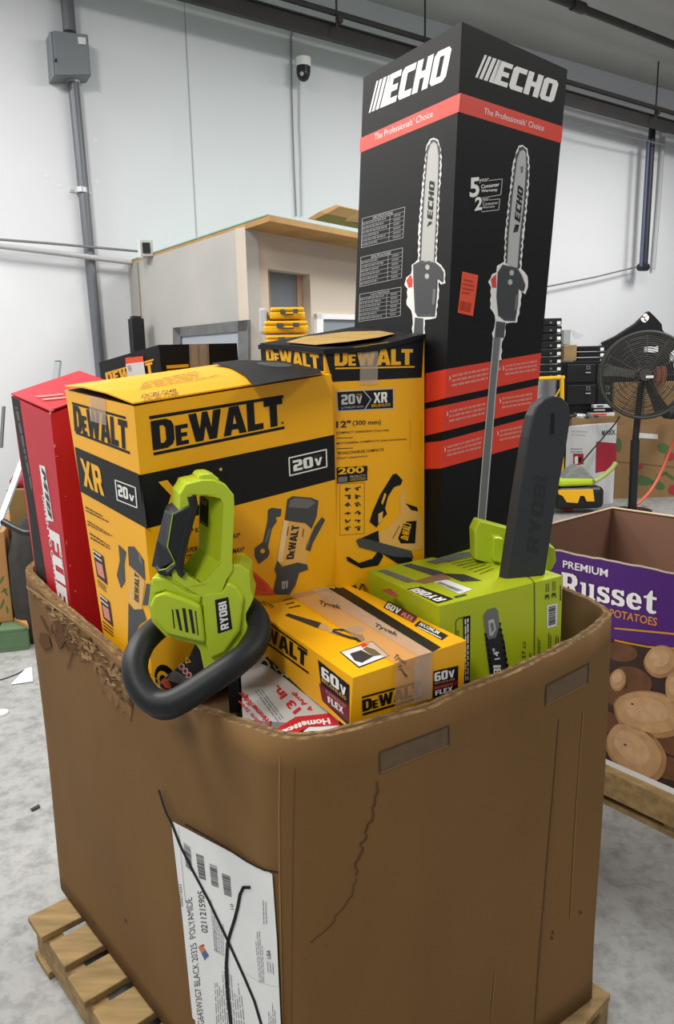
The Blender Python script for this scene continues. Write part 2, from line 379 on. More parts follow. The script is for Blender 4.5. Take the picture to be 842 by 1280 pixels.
# electrical box and conduit on the wall
root = thing('junction_box', 'grey metal electrical box high on the white wall at upper left', 'electrical box', wpt(88, 70, 0))
b = MB(); f = Face(b, WP, WN); f.slab([(62, 39), (110, 43), (114, 95), (66, 96)], 0.16, M_STEEL); b.build('box_body', root, bevel=0.006)
b = MB(); f = Face(b, WP, WN); f.slab([(66, 38), (109, 43), (112.5, 93), (70, 94)], 0.012, M_STEEL, lift=0.16); b.build('door', root, bevel=0.003)
b = MB(); f = Face(b, WP, WN); f.slab([(97, 46), (107, 47), (107.5, 55.5), (98, 54.5)], 0.002, M_PAPER, lift=0.173); b.build('sticker', root)
b = MB(); f = Face(b, WP, WN); f.slab([(69, 73), (71, 73), (71, 77), (69, 77)], 0.015, M_BLKPL, lift=0.17); b.build('latch', root)
M_COND = mat('conduit_grey', '#6c7075', 0.45, metal=0.35)
root = thing('electrical_conduit', 'grey conduit pipe running up the white wall through the electrical box', 'pipe', V((wpt(125, 470, 0.05).x, wpt(125, 470, 0.05).y, 0)))
b = MB(); lo = wpt(127, 480, 0.05); t = wpt(91, 97, 0.05); b.tube([lo + (lo - t).normalized() * 1.6, t], 0.043, M_COND, 12); b.build('lower_pipe', root)
b = MB(); b.tube([wpt(87, 40, 0.08), wpt(81, -30, 0.08)], 0.05, M_COND, 12); b.build('upper_pipe', root)
for px, py in ((102, 238), (91.5, 100)):
    q = wpt(px, py, 0.05); b = MB(); b.tube([q - uu * 0.02, q + uu * 0.02], 0.052, M_ALU, 12); b.box(q - WD * 0.085 - uu * 0.012 - WN * 0.05, WD * 0.17, WN * 0.01, uu * 0.024, M_ALU); b.build('clamp', root)
# wall cables
def cable(name, pts, r, m, label, off=0.02, cat='cable'):
    b = MB(); P = [wpt(x, y, off) for x, y in pts]; b.tube(P, r, m, 6); o = b.build(name, loc=P[0]); tag(o, label, cat); return o
M_CABLE = mat('grey_cable', '#7d7f80', 0.6); M_LCABLE = mat('pale_cable', '#b9babb', 0.6)
cable('wall_conduit', [(366, 36), (363.5, 45), (364, 100), (367, 200), (370, 270)], 0.0065, M_CABLE, 'thin grey conduit running down the white wall left of the dome camera', cat='pipe')
cable('camera_cable', [(374, 95), (374, 150), (376, 200), (377, 270)], 0.006, M_LCABLE, 'pale cable hanging straight below the dome camera')
cable('wall_cable', [(-30, 297), (60, 304), (172, 314)], 0.010, M_CABLE, 'thin grey cable crossing the wall left of the office booth, upper of two', off=0.12)
cable('wall_pipe', [(-30, 304), (70, 316), (164, 328)], 0.022, M_LCABLE, 'pale grey pipe crossing the wall left of the office booth, lower of two', off=0.12, cat='pipe')
cable('sagging_cable', [(640, 366), (690, 357), (745, 346), (798, 333)], 0.010, M_CABLE, 'thin cable drooping across the wall to the foot of the blue drop pipe', off=0.1)
cable('upper_cable', [(690, 146), (750, 163), (842, 184)], 0.008, M_CABLE, 'thin cable strung below the steel beam at the upper right', off=0.3)
cable('side_conduit', [(829, 160), (823, 250), (816, 336)], 0.028, M_LCABLE, 'pale conduit on the wall right of the blue drop pipe', off=0.05, cat='pipe')
root = thing('drop_pipe', 'dark blue vertical pipe hanging down the white wall below the steel beam', 'pipe', wpt(803, 335, 0.2))
M_BLUEP = mat('blue_pipe', '#4c5872', 0.5); M_NAVY = mat('navy_pipe', '#20242f', 0.5)
b = MB(); b.tube([wpt(815, 158, 0.2), wpt(805, 333, 0.2)], 0.042, M_NAVY, 10); b.build('main_pipe', root)
b = MB(); b.tube([wpt(810, 175, 0.27), wpt(800.5, 333, 0.27)], 0.022, M_BLUEP, 8); b.build('side_pipe', root)
b = MB(); b.tube([wpt(799, 334, 0.22), wpt(808, 334, 0.22)], 0.05, M_NAVY, 8); b.build('end_fitting', root)
# dome camera
q = wpt(379, 72, 0)
root = thing('security_camera', 'small white security camera with a black dome on the high wall', 'camera', wpt(378, 85, 0))
b = MB(); b.tube([wpt(379, 77, 0.02), wpt(379, 77, 0.16)], 0.03, M_WHITE, 10); b.tube([wpt(379, 73, 0.15), wpt(379, 84, 0.15)], 0.07, M_WHITE, 14); b.build('mount', root)
q = wpt(379, 91, 0.15); b = MB(); b.tube([wpt(379, 84, 0.15), q], 0.066, M_BLKPL, 14); b.ball(q, 0.064, 0.064, 0.075, M_BLKPL); b.build('dome', root)
b = MB(); b.ball(wpt(377, 92, 0.205), 0.018, 0.018, 0.018, M_SILV); b.build('lens', root)

# ------------------------------------------------------------------ office booth by the wall
RZ = 2.6
rc = atz(337, 269, RZ); rl = atz(163, 326.5, RZ); rr = atz(445, 291, RZ)
dl = (rl - rc).normalized(); dr = (rr - rc).normalized()
nr = V((dr.y, -dr.x, 0)); nl = V((-dl.y, dl.x, 0)); nl = nl if nl.x < 0 else -nl
wc = rc - nr * 0.30 - nl * 0.05
wl_len, wr_len = 2.25, 2.6
M_BOOTH = mat('booth_drywall', '#b7b4ae', 0.85, hx2='#a5a5a2', scale=1.3)
M_BOOTH2 = mat('booth_front_board', '#cabfb0', 0.8, var=0.06, scale=2)
M_PLY = mat('plywood', '#b98f55', 0.7, var=0.25, scale=5)
root = thing('office_booth', 'white drywall office booth with flat plywood roof against the back wall', 'booth', (wc.x, wc.y, 0))
b = MB(); b.box((wc.x, wc.y, 0), dl * wl_len, -nl * 0.1, (0, 0, RZ - 0.02), M_BOOTH); b.build('side_wall', root)
b = MB(); ff = Face(b, wc, nr)
# front wall with the window opening left free
o1 = ff.at((334.5, 336), 0); o2 = ff.at((387, 339.5), 0); o3 = ff.at((387, 430), 0)
s1, s2 = (o1 - wc).dot(dr), (o2 - wc).dot(dr); zt = o1.z; zb = o3.z
def fw_piece(a0, a1, z0, z1): b.box(V((wc.x, wc.y, z0)) + dr * a0, dr * (a1 - a0), -nr * 0.1, (0, 0, z1 - z0), M_BOOTH2)
fw_piece(0, s1, 0, RZ - 0.02); fw_piece(s2, wr_len, 0, RZ - 0.02); fw_piece(s1, s2, zt, RZ - 0.02); fw_piece(s1, s2, 0, zb)
b.build('front_wall', root)
b = MB(); M_GPANE = mat('grey_board', '#6f747b', 0.5)
b.box(V((wc.x, wc.y, zb)) + dr * (s1 + 0.09) - nr * 0.085, dr * (s2 - s1 - 0.15), -nr * 0.02, (0, 0, zt - zb - 0.0), M_GPANE); b.build('inner_board', root)
M_STUD = mat('stud_wood', '#a98a72', 0.8)
b = MB(); b.box(V((wc.x, wc.y, zb)) + dr * (s1 + 0.004) - nr * 0.075, dr * 0.085, -nr * 0.04, (0, 0, zt - zb), M_STUD); b.build('stud', root)
b = MB(); b.box(V((wc.x, wc.y, zb)) + dr * (s2 - 0.06) - nr * 0.075, dr * 0.056, -nr * 0.04, (0, 0, zt - zb), M_STUD); b.build('stud', root)
b = MB(); f = Face(b, wc, nr); M_TRIMW = mat('window_white', '#eceef0', 0.5)
for qd in ([(396, 392), (460, 394), (460, 400), (396, 398.5)], [(396, 392), (404, 392.3), (404, 440), (396, 440)]): f.slab(qd, 0.03, M_TRIMW)
w = b.build('window_frame', root)
b = MB(); f = Face(b, wc, nr); f.slab([(404, 398.5), (460, 400), (460, 440), (404, 440)], 0.01, mat('window_glass', '#8a9398', 0.12)); b.build('window_pane', root)
b = MB(); f = Face(b, wc + nl * 0.0, nl, Z(150, 290, 0.2138)); M_DOORFR = mat('dark_door_frame', '#6a6c6d', 0.8, var=0.25, scale=12)
f.slab([(308, 560), (748, 513), (740, 578), (350, 612)], 0.02, M_DOORFR); f.slab([(308, 560), (352, 556), (356, 1400), (314, 1400)], 0.02, M_DOORFR)
f.slab([(688, 520), (748, 513), (752, 1400), (694, 1400)], 0.02, M_DOORFR); dfr = b.build('door_frame', root)
b = MB(); f = Face(b, wc + nl * 0.0, nl, Z(150, 290, 0.2138)); f.slab([(352, 608), (690, 578), (694, 1400), (356, 1400)], 0.006, mat('door_grey', '#9aa0aa', 0.5)); b.build('door', root)
b = MB(); b.prism([rc, rc + dl * (wl_len + 0.0), rc + dl * wl_len + dr * (wr_len + 0.1), rc + dr * (wr_len + 0.1)], (0, 0, -0.035), M_PLY)
gt = mat('green_roof_membrane', '#79a594', 0.7); b.prism([p + V((0, 0, 0.004)) for p in (rc + dl * 0.03, rc + dl * wl_len, rc + dl * wl_len + dr * (wr_len + 0.1), rc + dr * (wr_len + 0.1))], (0, 0, 0.008), gt); b.build('roof', root)
b = MB(); f = Face(b, wc, nl, Z(150, 290, 0.2138)); f.slab([(60, 180), (98, 175), (120, 500), (128, 1400), (80, 1400)], 0.015, mat('grey_corner_board', '#9b9894', 0.8)); b.build('corner_board', root)
# roof clutter
b = MB(); q = rc + dr * 0.78 + dl * 0.5; q.z = RZ + 0.015
for k, (ang, h) in enumerate(((0.35, 0.02), (0.55, 0.09))):
    pass
M_CARDBG = mat('flat_cardboard', '#b58a58', 0.8, var=0.1, scale=4)
e1 = atY(384, 274, 5.75); e2 = atY(417, 256, 5.75); e3 = atY(470, 258, 6.1); e4 = atY(470, 277, 6.1)
def zset(p, z): return V((p.x, p.y, z))
b.prism([atY(384, 273.5, 5.8), atY(400, 264, 5.8), atY(420, 256, 5.85), atY(424, 258, 5.85), atY(408, 267, 5.8), atY(392, 274.5, 5.8)], (0.75, 0.8, 0.0), M_CARDBG)
tag(b.build('cardboard_sheet', loc=e1), 'bent brown cardboard sheet lying on the roof of the office booth', 'cardboard')
b = MB(); f = None; P = [atY(430, 276, 5.6), atY(445, 265, 5.6), atY(470, 268, 5.6), atY(470, 281, 5.6)]
b.prism(P, (0.12, 0.14, 0), M_WOOD); tag(b.build('wood_offcut', loc=P[0]), 'short wood offcut on the booth roof in front of the bent cardboard', 'wood')
root = thing('outlet_box', 'small grey outlet box with a dark face on the far left roof corner', 'electrical box', atY(183, 318, 6.2))
b = MB(); c0 = atY(183, 311, 6.2); b.rbox(c0.x, c0.y, c0.z - 0.06, 0.10, 0.08, 0.12, 0.3, M_SILV); b.rbox(c0.x - 0.05, c0.y, c0.z - 0.07, 0.03, 0.09, 0.13, 0.3, M_WHITE); b.build('box_body', root)
b = MB(); b.rbox(c0.x + 0.01, c0.y - 0.045, c0.z - 0.04, 0.06, 0.012, 0.08, 0.3, M_BLKPL); b.build('face_plate', root)
b = MB(); q = atY(174, 433, 6.25); q2 = atY(174, 399, 6.25); b.rbox(q.x, q.y - 0.05, 0, 0.10, 0.10, q2.z, 0.6, M_BLKPL); b.rbox(q.x, q.y - 0.05, q2.z, 0.07, 0.07, 0.02, 0.6, M_SOFTBLK)
tag(b.build('floor_speaker', loc=(q.x, q.y, 0)), 'tall narrow black cabinet standing at the far end of the booth', 'cabinet')
# yellow tool cases in the booth window
def toolcase(x0, x1, y0, y1, Y, label, d_=0.22):
    a = atY(x0, y1, Y); c = atY(x1, y0, Y); w = c.x - a.x; h = c.z - a.z
    root = thing('tool_case', label, 'tool case', (a.x + w / 2, a.y + d_ / 2, a.z), 'yellow tool cases in the booth window')
    M_TC = mat('case_yellow', '#f0b414', 0.4)
    b = MB(); b.box(a, (w, 0.03, 0), (-0.03, d_, 0), (0, 0, h * 0.62), M_TC); b.build('case_base', root, bevel=0.012)
    b = MB(); b.box(a + V((0.005, 0, h * 0.64)), (w - 0.01, 0.03, 0), (-0.03, d_, 0), (0, 0, h * 0.36), M_TC); b.build('lid', root, bevel=0.012)
    for s in (0.3, 0.66):
        b = MB(); b.box(a + V((w * s, -0.012, h * 0.45)), (w * 0.14, 0, 0), (0, 0.02, 0), (0, 0, h * 0.35), M_DGREY); b.build('latch', root, bevel=0.003)
    b = MB(); b.box(a + V((w * 0.40, -0.02, h * 0.3)), (w * 0.28, 0, 0), (0, 0.03, 0), (0, 0, h * 0.12), M_DGREY); b.build('handle', root, bevel=0.004)
toolcase(332, 386, 418, 432, 4.72, 'yellow tool case at the bottom of the stack in the booth window', 0.24)
toolcase(329, 385, 400, 416.5, 4.74, 'yellow tool case in the middle of the stack in the booth window', 0.24)
toolcase(337, 381, 383, 399, 4.76, 'topmost yellow tool case in the booth window, dark latches', 0.22)
b = MB(); q = atY(328, 418, 4.75); b.box(atY(324, 417, 4.75), (0.05, 0, 0), (0, 0.15, 0), (0, 0, 0.16), M_SILV); tag(b.build('grey_case', loc=q, bevel=0.015), 'slim grey case standing left of the yellow tool cases', 'case')

# ------------------------------------------------------------------ gaylord bulk box
A2 = atz(28, 712, 1.1); FC = atz(365, 935, 1.04)
UD = V((A2.x - FC.x, A2.y - FC.y, 0)).normalized(); ND = V((-UD.y, UD.x, 0)); ND = ND if ND.x > 0 else -ND
FC0 = V((FC.x, FC.y, 0)); UL = (V((A2.x, A2.y, 0)) - FC0).length
def un(u, n, z): return V((FC0.x, FC0.y, z)) + UD * u + ND * n
def leftpt(x, y): return hit(x, y, FC0, ND)
rim = []
for q in ((28, 712), (57, 742), (90, 772), (118, 795), (160, 836), (200, 873), (250, 889), (300, 906)): rim.append(leftpt(*q))
for q in ((330, 918), (350, 923), (365, 926), (390, 925), (417, 920), (480, 903), (543, 884), (583, 864), (640, 843), (688, 820), (740, 792), (764, 770)): rim.append(atz(q[0], q[1], 1.04))
rim.append(atz(768, 766, 1.045)); rim.append(atz(742, 750, 1.05)); rim.append(atz(705, 733, 1.055))
rim += [un(0.45, 1.03, 1.07), un(0.8, 1.02, 1.09), un(1.05, 0.99, 1.10), un(UL + 0.03, 0.9, 1.12), un(UL + 0.05, 0.45, 1.12), un(UL + 0.03, 0.12, 1.12), un(UL + 0.01, 0.02, 1.115)]
FCB = un(0.0, 0.0, 0.145); RB_ = atz(741, 1247, 0.145); bot = []
for p in rim:
    d = p - FC; u = d.dot(UD); n = d.dot(ND)
    u2 = min(max(u, 0.0), UL); n2 = min(max(n * 0.96, 0.0), 0.90)
    if u < 0.06 and n > 0.03: bot.append(FCB.lerp(RB_, min(1.0, n / 0.93))); continue
    if u < 0.3 and n > 0.8: bot.append(RB_.lerp(un(0.6, 0.90, 0.145), u / 0.6)); continue
    bot.append(un(u2 * 0.985, n2, 0.145))
# rounded front corner at the bottom too
def resample(P, Q, step):
    A, B = [], []
    k = len(P)
    for i in range(k):
        j = (i + 1) % k; L = (P[j] - P[i]).length; m = max(1, int(L / step))
        for t in range(m):
            A.append(P[i].lerp(P[j], t / m)); B.append(Q[i].lerp(Q[j], t / m))
    return A, B
RT, RB = resample(rim, bot, 0.014)
def smooth_loop(P, it):
    for _ in range(it): P = [(P[i - 1] + P[i] * 2 + P[(i + 1) % len(P)]) / 4 for i in range(len(P))]
    return P
RT = smooth_loop(RT, 3); RB = smooth_loop(RB, 3)
def inward(P, dist):
    o = []
    k = len(P)
    for i in range(k):
        t = P[(i + 2) % k] - P[i - 2]; n = V((-t.y, t.x, 0)).normalized(); o.append(P[i] + n * dist)
    return o
cen = un(0.6, 0.45, 0)
sgn = 1 if ((inward(RT, 0.01)[0] - RT[0]).dot(cen - RT[0]) > 0) else -1
def shell(name, parent, d0, d1, dz, jit, seed, m_out, m_in, m_edge, rows=16):
    rnd = random.Random(seed); k = len(RT)
    jz = [0.0] * k; cur = 0
    for i in range(k): cur = cur * 0.75 + rnd.uniform(-jit, jit); jz[i] = cur
    To, Ti = inward(RT, sgn * d0), inward(RT, sgn * d1); Bo, Bi = inward(RB, sgn * d0), inward(RB, sgn * d1)
    b = MB(); vs = []
    for L in ((Bo, To), (Bi, Ti)):
        for r in range(rows + 1):
            t = r / rows
            for i in range(k):
                p = L[0][i].lerp(L[1][i], t)
                if t < 1:
                    w = math.sin(math.pi * t) * 0.006 * math.sin(i * 0.11 + t * 3)
                    p = p + (cen - V((p.x, p.y, 0))).normalized() * w
                if r >= rows - 1: p = p + V((0, 0, (dz + jz[i]) * (1 if r == rows else 0.3)))
                vs.append(p)
    S = (rows + 1) * k
    fo = [(r * k + i, r * k + (i + 1) % k, (r + 1) * k + (i + 1) % k, (r + 1) * k + i) for r in range(rows) for i in range(k)]
    fi = [tuple(S + x for x in reversed(f)) for f in fo]
    fe = [(rows * k + i, rows * k + (i + 1) % k, S + rows * k + (i + 1) % k, S + rows * k + i) for i in range(k)]
    fe += [(i, (i + 1) % k, S + (i + 1) % k, S + i) for i in range(k)]
    b.add(vs, fo, m_out, True); nb = len(b.v)
    k_in = b.m(m_in); k_e = b.m(m_edge)
    for f in fi: b.f.append(list(f)); b.mi.append(k_in); b.sm.append(True)
    for f in fe: b.f.append(list(f)); b.mi.append(k_e); b.sm.append(False)
    return b, vs, fo
gay = thing('bulk_cardboard_box', 'large worn brown cardboard bulk box full of boxed tools on a wooden pallet', 'cardboard box', un(0.58, 0.45, 0.14))
b, gv, gf = shell('wall', gay, 0.0, 0.010, 0.0, 0.0012, 5, M_CARD, M_CARDIN, M_CARDEDGE)
BVH = BVHTree.FromPolygons([tuple(p) for p in gv], gf)
class Surf(Face):                                          # print that follows a curved wall
    def __init__(s, mb, bvh, z=ID, off=0.0008): s.mb, s.bvh, s.z, s.off = mb, bvh, z, off
    def at(s, q, layer=1):
        r = ray(*q).normalized(); h = s.bvh.ray_cast(CAM, r)
        if h[0] is None: h = s.bvh.find_nearest(CAM + r * 1.2)
        n = h[1] if h[1].dot(CAM - h[0]) > 0 else -h[1]; return h[0] + n * s.off * layer
g = Surf(b, BVH)
M_DIE = mat('die_cut_patch', '#66523b', 0.85, var=0.2, scale=30); M_DIEL = mat('die_cut_line', '#46331f', 0.9)
M_STAIN_CREV = mat('water_stain_and_crevice_shade', '#4c3019', 0.85); M_CREASE = mat('crease_line', '#674b2c', 0.85); M_CREASEL = mat('crease_light', '#8a683f', 0.85)
for qd in ([(474, 940), (560, 907), (560, 931), (474, 966)], [(682, 857), (735, 829), (733, 854), (681, 882)]):
    (x0, y0), (x1, y1), (x2, y2), (x3, y3) = qd
    for k in range(6):
        t0, t1 = k / 6, (k + 1) / 6
        L = lambda a, c, t: a + (c - a) * t
        g.poly([(L(x0, x1, t0), L(y0, y1, t0)), (L(x0, x1, t1), L(y0, y1, t1)), (L(x3, x2, t1), L(y3, y2, t1)), (L(x3, x2, t0), L(y3, y2, t0))], M_DIE, 1)
        g.stroke([(L(x0, x1, t0), L(y0, y1, t0)), (L(x0, x1, t1), L(y0, y1, t1))], 1.6, M_DIEL, 2)
        g.stroke([(L(x3, x2, t0), L(y3, y2, t0)), (L(x3, x2, t1), L(y3, y2, t1))], 1.2, M_CREASEL, 2)
    g.stroke([qd[0], qd[3]], 1.5, M_DIEL, 2); g.stroke([qd[1], qd[2]], 1.5, M_DIEL, 2)
rnd = random.Random(11); st = []
base = [(471, 977), (468, 1000), (465, 1020), (458, 1040), (450, 1060), (446, 1078), (447, 1098), (440, 1115), (430, 1132), (415, 1150), (398, 1170), (388, 1180)]
for i in range(len(base) - 1):
    for t in range(4): st.append((base[i][0] + (base[i + 1][0] - base[i][0]) * t / 4 + rnd.uniform(-3.2, 3.2), base[i][1] + (base[i + 1][1] - base[i][1]) * t / 4))
g.stroke(st[:24], 1.7, M_STAIN_CREV, 2); g.stroke(st[24:], 1.0, M_STAIN_CREV, 2)
g.stroke([(350, 945), (349, 1020), (350, 1110), (352, 1200), (354, 1278)], 2.0, M_CREASEL, 2); g.stroke([(368, 960), (366, 1050), (365, 1150), (364, 1278)], 1.2, M_CREASE, 2)
g.stroke([(698, 900), (690, 1000), (680, 1120), (668, 1278)], 1.6, M_CREASE, 2); g.stroke([(728, 890), (720, 1000), (712, 1150), (703, 1278)], 1.0, M_CREASEL, 2)
g.stroke([(350, 1196), (380, 1200), (410, 1180)], 0.8, M_CREASE, 2); g.stroke([(618, 1215), (616, 1240), (613, 1275)], 1.0, M_CREASEL, 2)
for q in ((116, 1154), (157, 1150), (690, 1165), (725, 1140), (689, 1172)): g.poly(ell(q[0], q[1], 1.5, 2.2), M_STAIN_CREV, 2)
b.build('wall', gay)
b, _, _ = shell('liner', gay, 0.0115, 0.019, 0.003, 0.0016, 9, M_CARDIN, M_CARDIN, M_CARDEDGE); b.build('liner', gay)
b = MB(); inn = inward(RT, sgn * 0.024); b.poly([V((p.x, p.y, 0.925)) for p in inn[::4]], M_CARDIN); b.build('inner_pad', gay)
# torn outer ply along the left rim
b = MB(); g = Surf(b, BVH, off=0.0012); rnd = random.Random(3)
rimx = [(30, 716), (57, 744), (90, 775), (118, 798), (160, 839), (200, 876), (250, 892)]
def rimy(x):
    for (a, c), (a2, c2) in zip(rimx, rimx[1:]):
        if a <= x <= a2: return c + (c2 - c) * (x - a) / (a2 - a)
    return rimx[-1][1]
outline = []
for i in range(40):
    x = 34 + i * 3.6; dpt = 10 + 26 * min(1, max(0, (x - 50) / 70)) + (16 if 60 < x < 80 else 0) + (18 if 120 < x < 165 else 0) + rnd.uniform(-7, 7); outline.append((x, rimy(x) + dpt))
for i in range(39):
    x, x2 = outline[i][0], outline[i + 1][0]
    g.poly([(x, rimy(x) + 2), (x2, rimy(x2) + 2), outline[i + 1], outline[i]], M_TORN, 1)
M_TORNLT = mat('torn_light_ply', '#9d7f57', 0.9, var=0.2, scale=40, spec=0.2)
def flake(x, y, lx, ly, ang, mt, l0, l1):
    c_, s_ = math.cos(ang), math.sin(ang); pts = []
    for j in range(9):
        a = 2 * math.pi * j / 9; r = rnd.uniform(0.55, 1.2); px, py = lx * r * math.cos(a), ly * r * math.sin(a); pts.append((x + px * c_ - py * s_, y + px * s_ + py * c_))
    b.add([g.at((x, y), l0)] + [g.at(q, rnd.uniform(l0, l1)) for q in pts], [(0, j + 1, (j + 1) % 9 + 1) for j in range(9)], mt)
for i in range(34): x = rnd.uniform(66, 172); flake(x, rimy(x) + rnd.uniform(6, 34), rnd.uniform(5, 13), rnd.uniform(2.5, 6), rnd.uniform(0.2, 1.2), rnd.choice((M_TORNLT, M_TORN, M_CARD)), 1.5, 3.5)
for i in range(46): x = rnd.uniform(60, 174); flake(x, rimy(x) + rnd.uniform(4, 40), rnd.uniform(3, 8), rnd.uniform(0.8, 2.0), rnd.uniform(0.1, 2.4), rnd.choice((M_TORNDK, M_TORNDK, M_STAIN_CREV)), 2.5, 4)  # thin dark slivers paint the shade in crevices of the torn ply
for i in range(30): x = rnd.uniform(34, 174); flake(x, rimy(x) + rnd.uniform(1, 12), rnd.uniform(3, 8), rnd.uniform(1, 2.5), rnd.uniform(0.3, 1.0), rnd.choice((M_TORNLT, M_CARDEDGE)), 3, 5)
for pts in ([(70, 775), (78, 778), (84, 800), (76, 812), (70, 798)], [(52, 790), (62, 794), (66, 808), (56, 812), (50, 802)]): g.poly(pts, M_TORNDK, 3)
g.stroke([(52, 770), (60, 786), (66, 792)], 2, M_TORNDK, 3); g.stroke([(86, 835), (92, 815), (100, 800)], 1.6, M_TORNDK, 3)
b.build('torn_edge', gay)
# shipping label with marker strokes
b = MB(); zf = Z(190, 980, 0.2344); g = Face(b, FC0 - ND * 0.006, ND, zf, off=0.0004)
g.poly([(100, 195), (640, 480), (665, 830), (692, 1420), (240, 1420), (230, 1262), (215, 1245), (160, 700)], M_PAPER, 1)
for k, qd in enumerate(([(167, 312), (205, 340), (213, 470), (180, 440)], [(232, 370), (274, 385), (287, 515), (250, 502)], [(305, 425), (345, 440), (355, 560), (316, 545)], [(370, 475), (416, 492), (424, 605), (384, 590)])):
    g.bars([qd[0], qd[3], qd[2], qd[1]], 26, M_SOFTBLK, 2, seed=k); 
g.text('0211215905', (298, 795), (276, 572), (264, 790), M_SOFTBLK, bold=0.01)
g.text('M2G643W3G7 BLACK 20325  POLYAMIDE', (282, 1330), (212, 602), (250, 1335), M_SOFTBLK)
g.text('0006716653', (166, 655), (156, 535), (152, 653), M_SOFTBLK); g.text('USA', (634, 935), (630, 888), (612, 930), M_SOFTBLK, bold=0.02)
g.text('10', (436, 670), (432, 640), (418, 668), M_SOFTBLK)
for qd, n, sd in (([(320, 600), (300, 580), (330, 880), (350, 900)], 3, 1), ([(330, 700), (385, 740), (385, 920), (330, 890)], 6, 2), ([(325, 930), (470, 1000), (510, 1400), (345, 1400)], 13, 3),
                  ([(540, 760), (590, 770), (600, 1060), (570, 1060)], 4, 4), ([(585, 600), (612, 600), (618, 745), (590, 750)], 2, 5), ([(610, 940), (650, 950), (655, 1020), (612, 1000)], 3, 6), ([(615, 1150), (655, 1120), (670, 1400), (622, 1400)], 4, 7)):
    tl, tr, br, bl = qd; g.fine([bl, tl, tr, br], n, mat('faint_print', '#8d9092', 0.6), 2, 0.4, sd)
for pts, mt in (([(245, 870), (265, 855), (285, 885), (262, 903)], mat('hazard_orange', '#c4763c', 0.6)), ([(262, 903), (285, 885), (303, 915), (280, 940)], mat('hazard_blue', '#44618f', 0.6)), ([(258, 862), (275, 853), (280, 862), (262, 872)], mat('hazard_red', '#b8402f', 0.6))): g.poly(pts, mt, 2)
g.stroke([(140, 230), (170, 560), (180, 640)], 1.5, M_GREY, 2); g.stroke([(480, 1000), (580, 1060), (675, 1085)], 2, mat('paper_fold', '#b8bbbc', 0.7), 2)
b.build('shipping_label', gay)
b = MB(); g = Face(b, FC0 - ND * 0.006, ND, zf, off=0.0004); M_MARK = mat('black_marker', '#101011', 0.6, spec=0.2)
g.stroke([(37, 35), (60, 110), (78, 160), (100, 200), (150, 330), (220, 470), (300, 620), (400, 830), (490, 1030), (545, 1160), (580, 1280), (600, 1360)], 13, M_MARK, 4)
g.stroke([(178, 215), (280, 272), (380, 330), (500, 410), (560, 442), (600, 460), (668, 470)], 10, M_MARK, 4)
g.stroke([(520, 552), (486, 552), (468, 590), (455, 660), (440, 720), (415, 800), (402, 850), (395, 960), (398, 1060), (405, 1150), (420, 1290), (428, 1360)], 17, M_MARK, 4)
b.build('marker_strokes', gay)

# pallet under the bulk box
pal = thing('wooden_pallet', 'worn pale wooden pallet under the large brown bulk box', 'pallet', un(0.5, 0.45, 0))
rbd = RB_ - FC0; u0, u1, n0, n1 = rbd.dot(UD) - 0.02, UL - 0.075, -0.10, rbd.dot(ND) + 0.05
k = 9; wdt = 0.105; gap = ((u1 - u0) - wdt * k) / (k - 1)
for i in range(k):
    b = MB(); o = un(u0 + i * (wdt + gap), n0 + random.uniform(-0.008, 0.008), 0.118); b.box(o, UD * wdt, ND * (n1 - n0), (0, 0, 0.02), M_WOOD); b.build('deck_board', pal, bevel=0.003)
for nn in (n0 + 0.01, (n0 + n1) / 2 - 0.02, n1 - 0.05):
    b = MB(); b.box(un(u0, nn, 0.022), UD * (u1 - u0), ND * 0.04, (0, 0, 0.096), M_WOOD); b.build('stringer', pal, bevel=0.003)
for i in (0, 4, 8):
    b = MB(); b.box(un(u0 + i * (wdt + gap), n0, 0.002), UD * wdt, ND * (n1 - n0), (0, 0, 0.02), M_WOOD); b.build('bottom_board', pal, bevel=0.003)

# ------------------------------------------------------------------ cartons inside the bulk box
PADZ = 0.935
class Carton:
    def __init__(s, name, label, N, L, R, n2, l2, r2, m, zb=PADZ, cat='box'):
        s.N = atY(*N); s.L = atY(*L); s.R = atY(*R); q = atY(*n2)
        s.cn = (q - s.N).normalized()
        nl = (s.L - s.N).cross(s.cn).normalized(); nr = (s.R - s.N).cross(s.cn).normalized()
        l = hit(l2[0], l2[1], s.N, nl); r = hit(r2[0], r2[1], s.N, nr)
        s.cl = (l - s.L).normalized(); s.cr = (r - s.R).normalized()
        s.B = s.L + s.R - s.N
        ext = lambda p, c: p + c * ((zb - p.z) / c.z)
        s.n, s.l, s.r = ext(s.N, s.cn), ext(s.L, s.cl), ext(s.R, s.cr); s.b = s.l + s.r - s.n
        s.b.z = zb
        s.root = thing(name, label, cat, (s.n + s.l + s.r + s.b) / 4)
        s.mb = MB(); s.m = m; s.nl, s.nr = nl, nr; s.nt = (s.L - s.N).cross(s.R - s.N).normalized()
        s.mb.hexa([s.n, s.l, s.b, s.r], [s.N, s.L, s.B, s.R], m)
    def face(s, which, z=ID, off=0.0004): return Face(s.mb, s.N, {'l': s.nl, 'r': s.nr, 't': s.nt}[which], z, off)
    def done(s, bevel=0.002): return s.mb.build('carton', s.root, bevel=bevel)
def inset(pts, k):
    cx = sum(p[0] for p in pts) / len(pts); cy = sum(p[1] for p in pts) / len(pts); return [(cx + (x - cx) * k, cy + (y - cy) * k) for x, y in pts]
def dewalt(f, p0, p1, pt, mt, layer=2, bold=0.035): f.block('DeWALT', p0, p1, pt, mt, layer, gap=0.04)

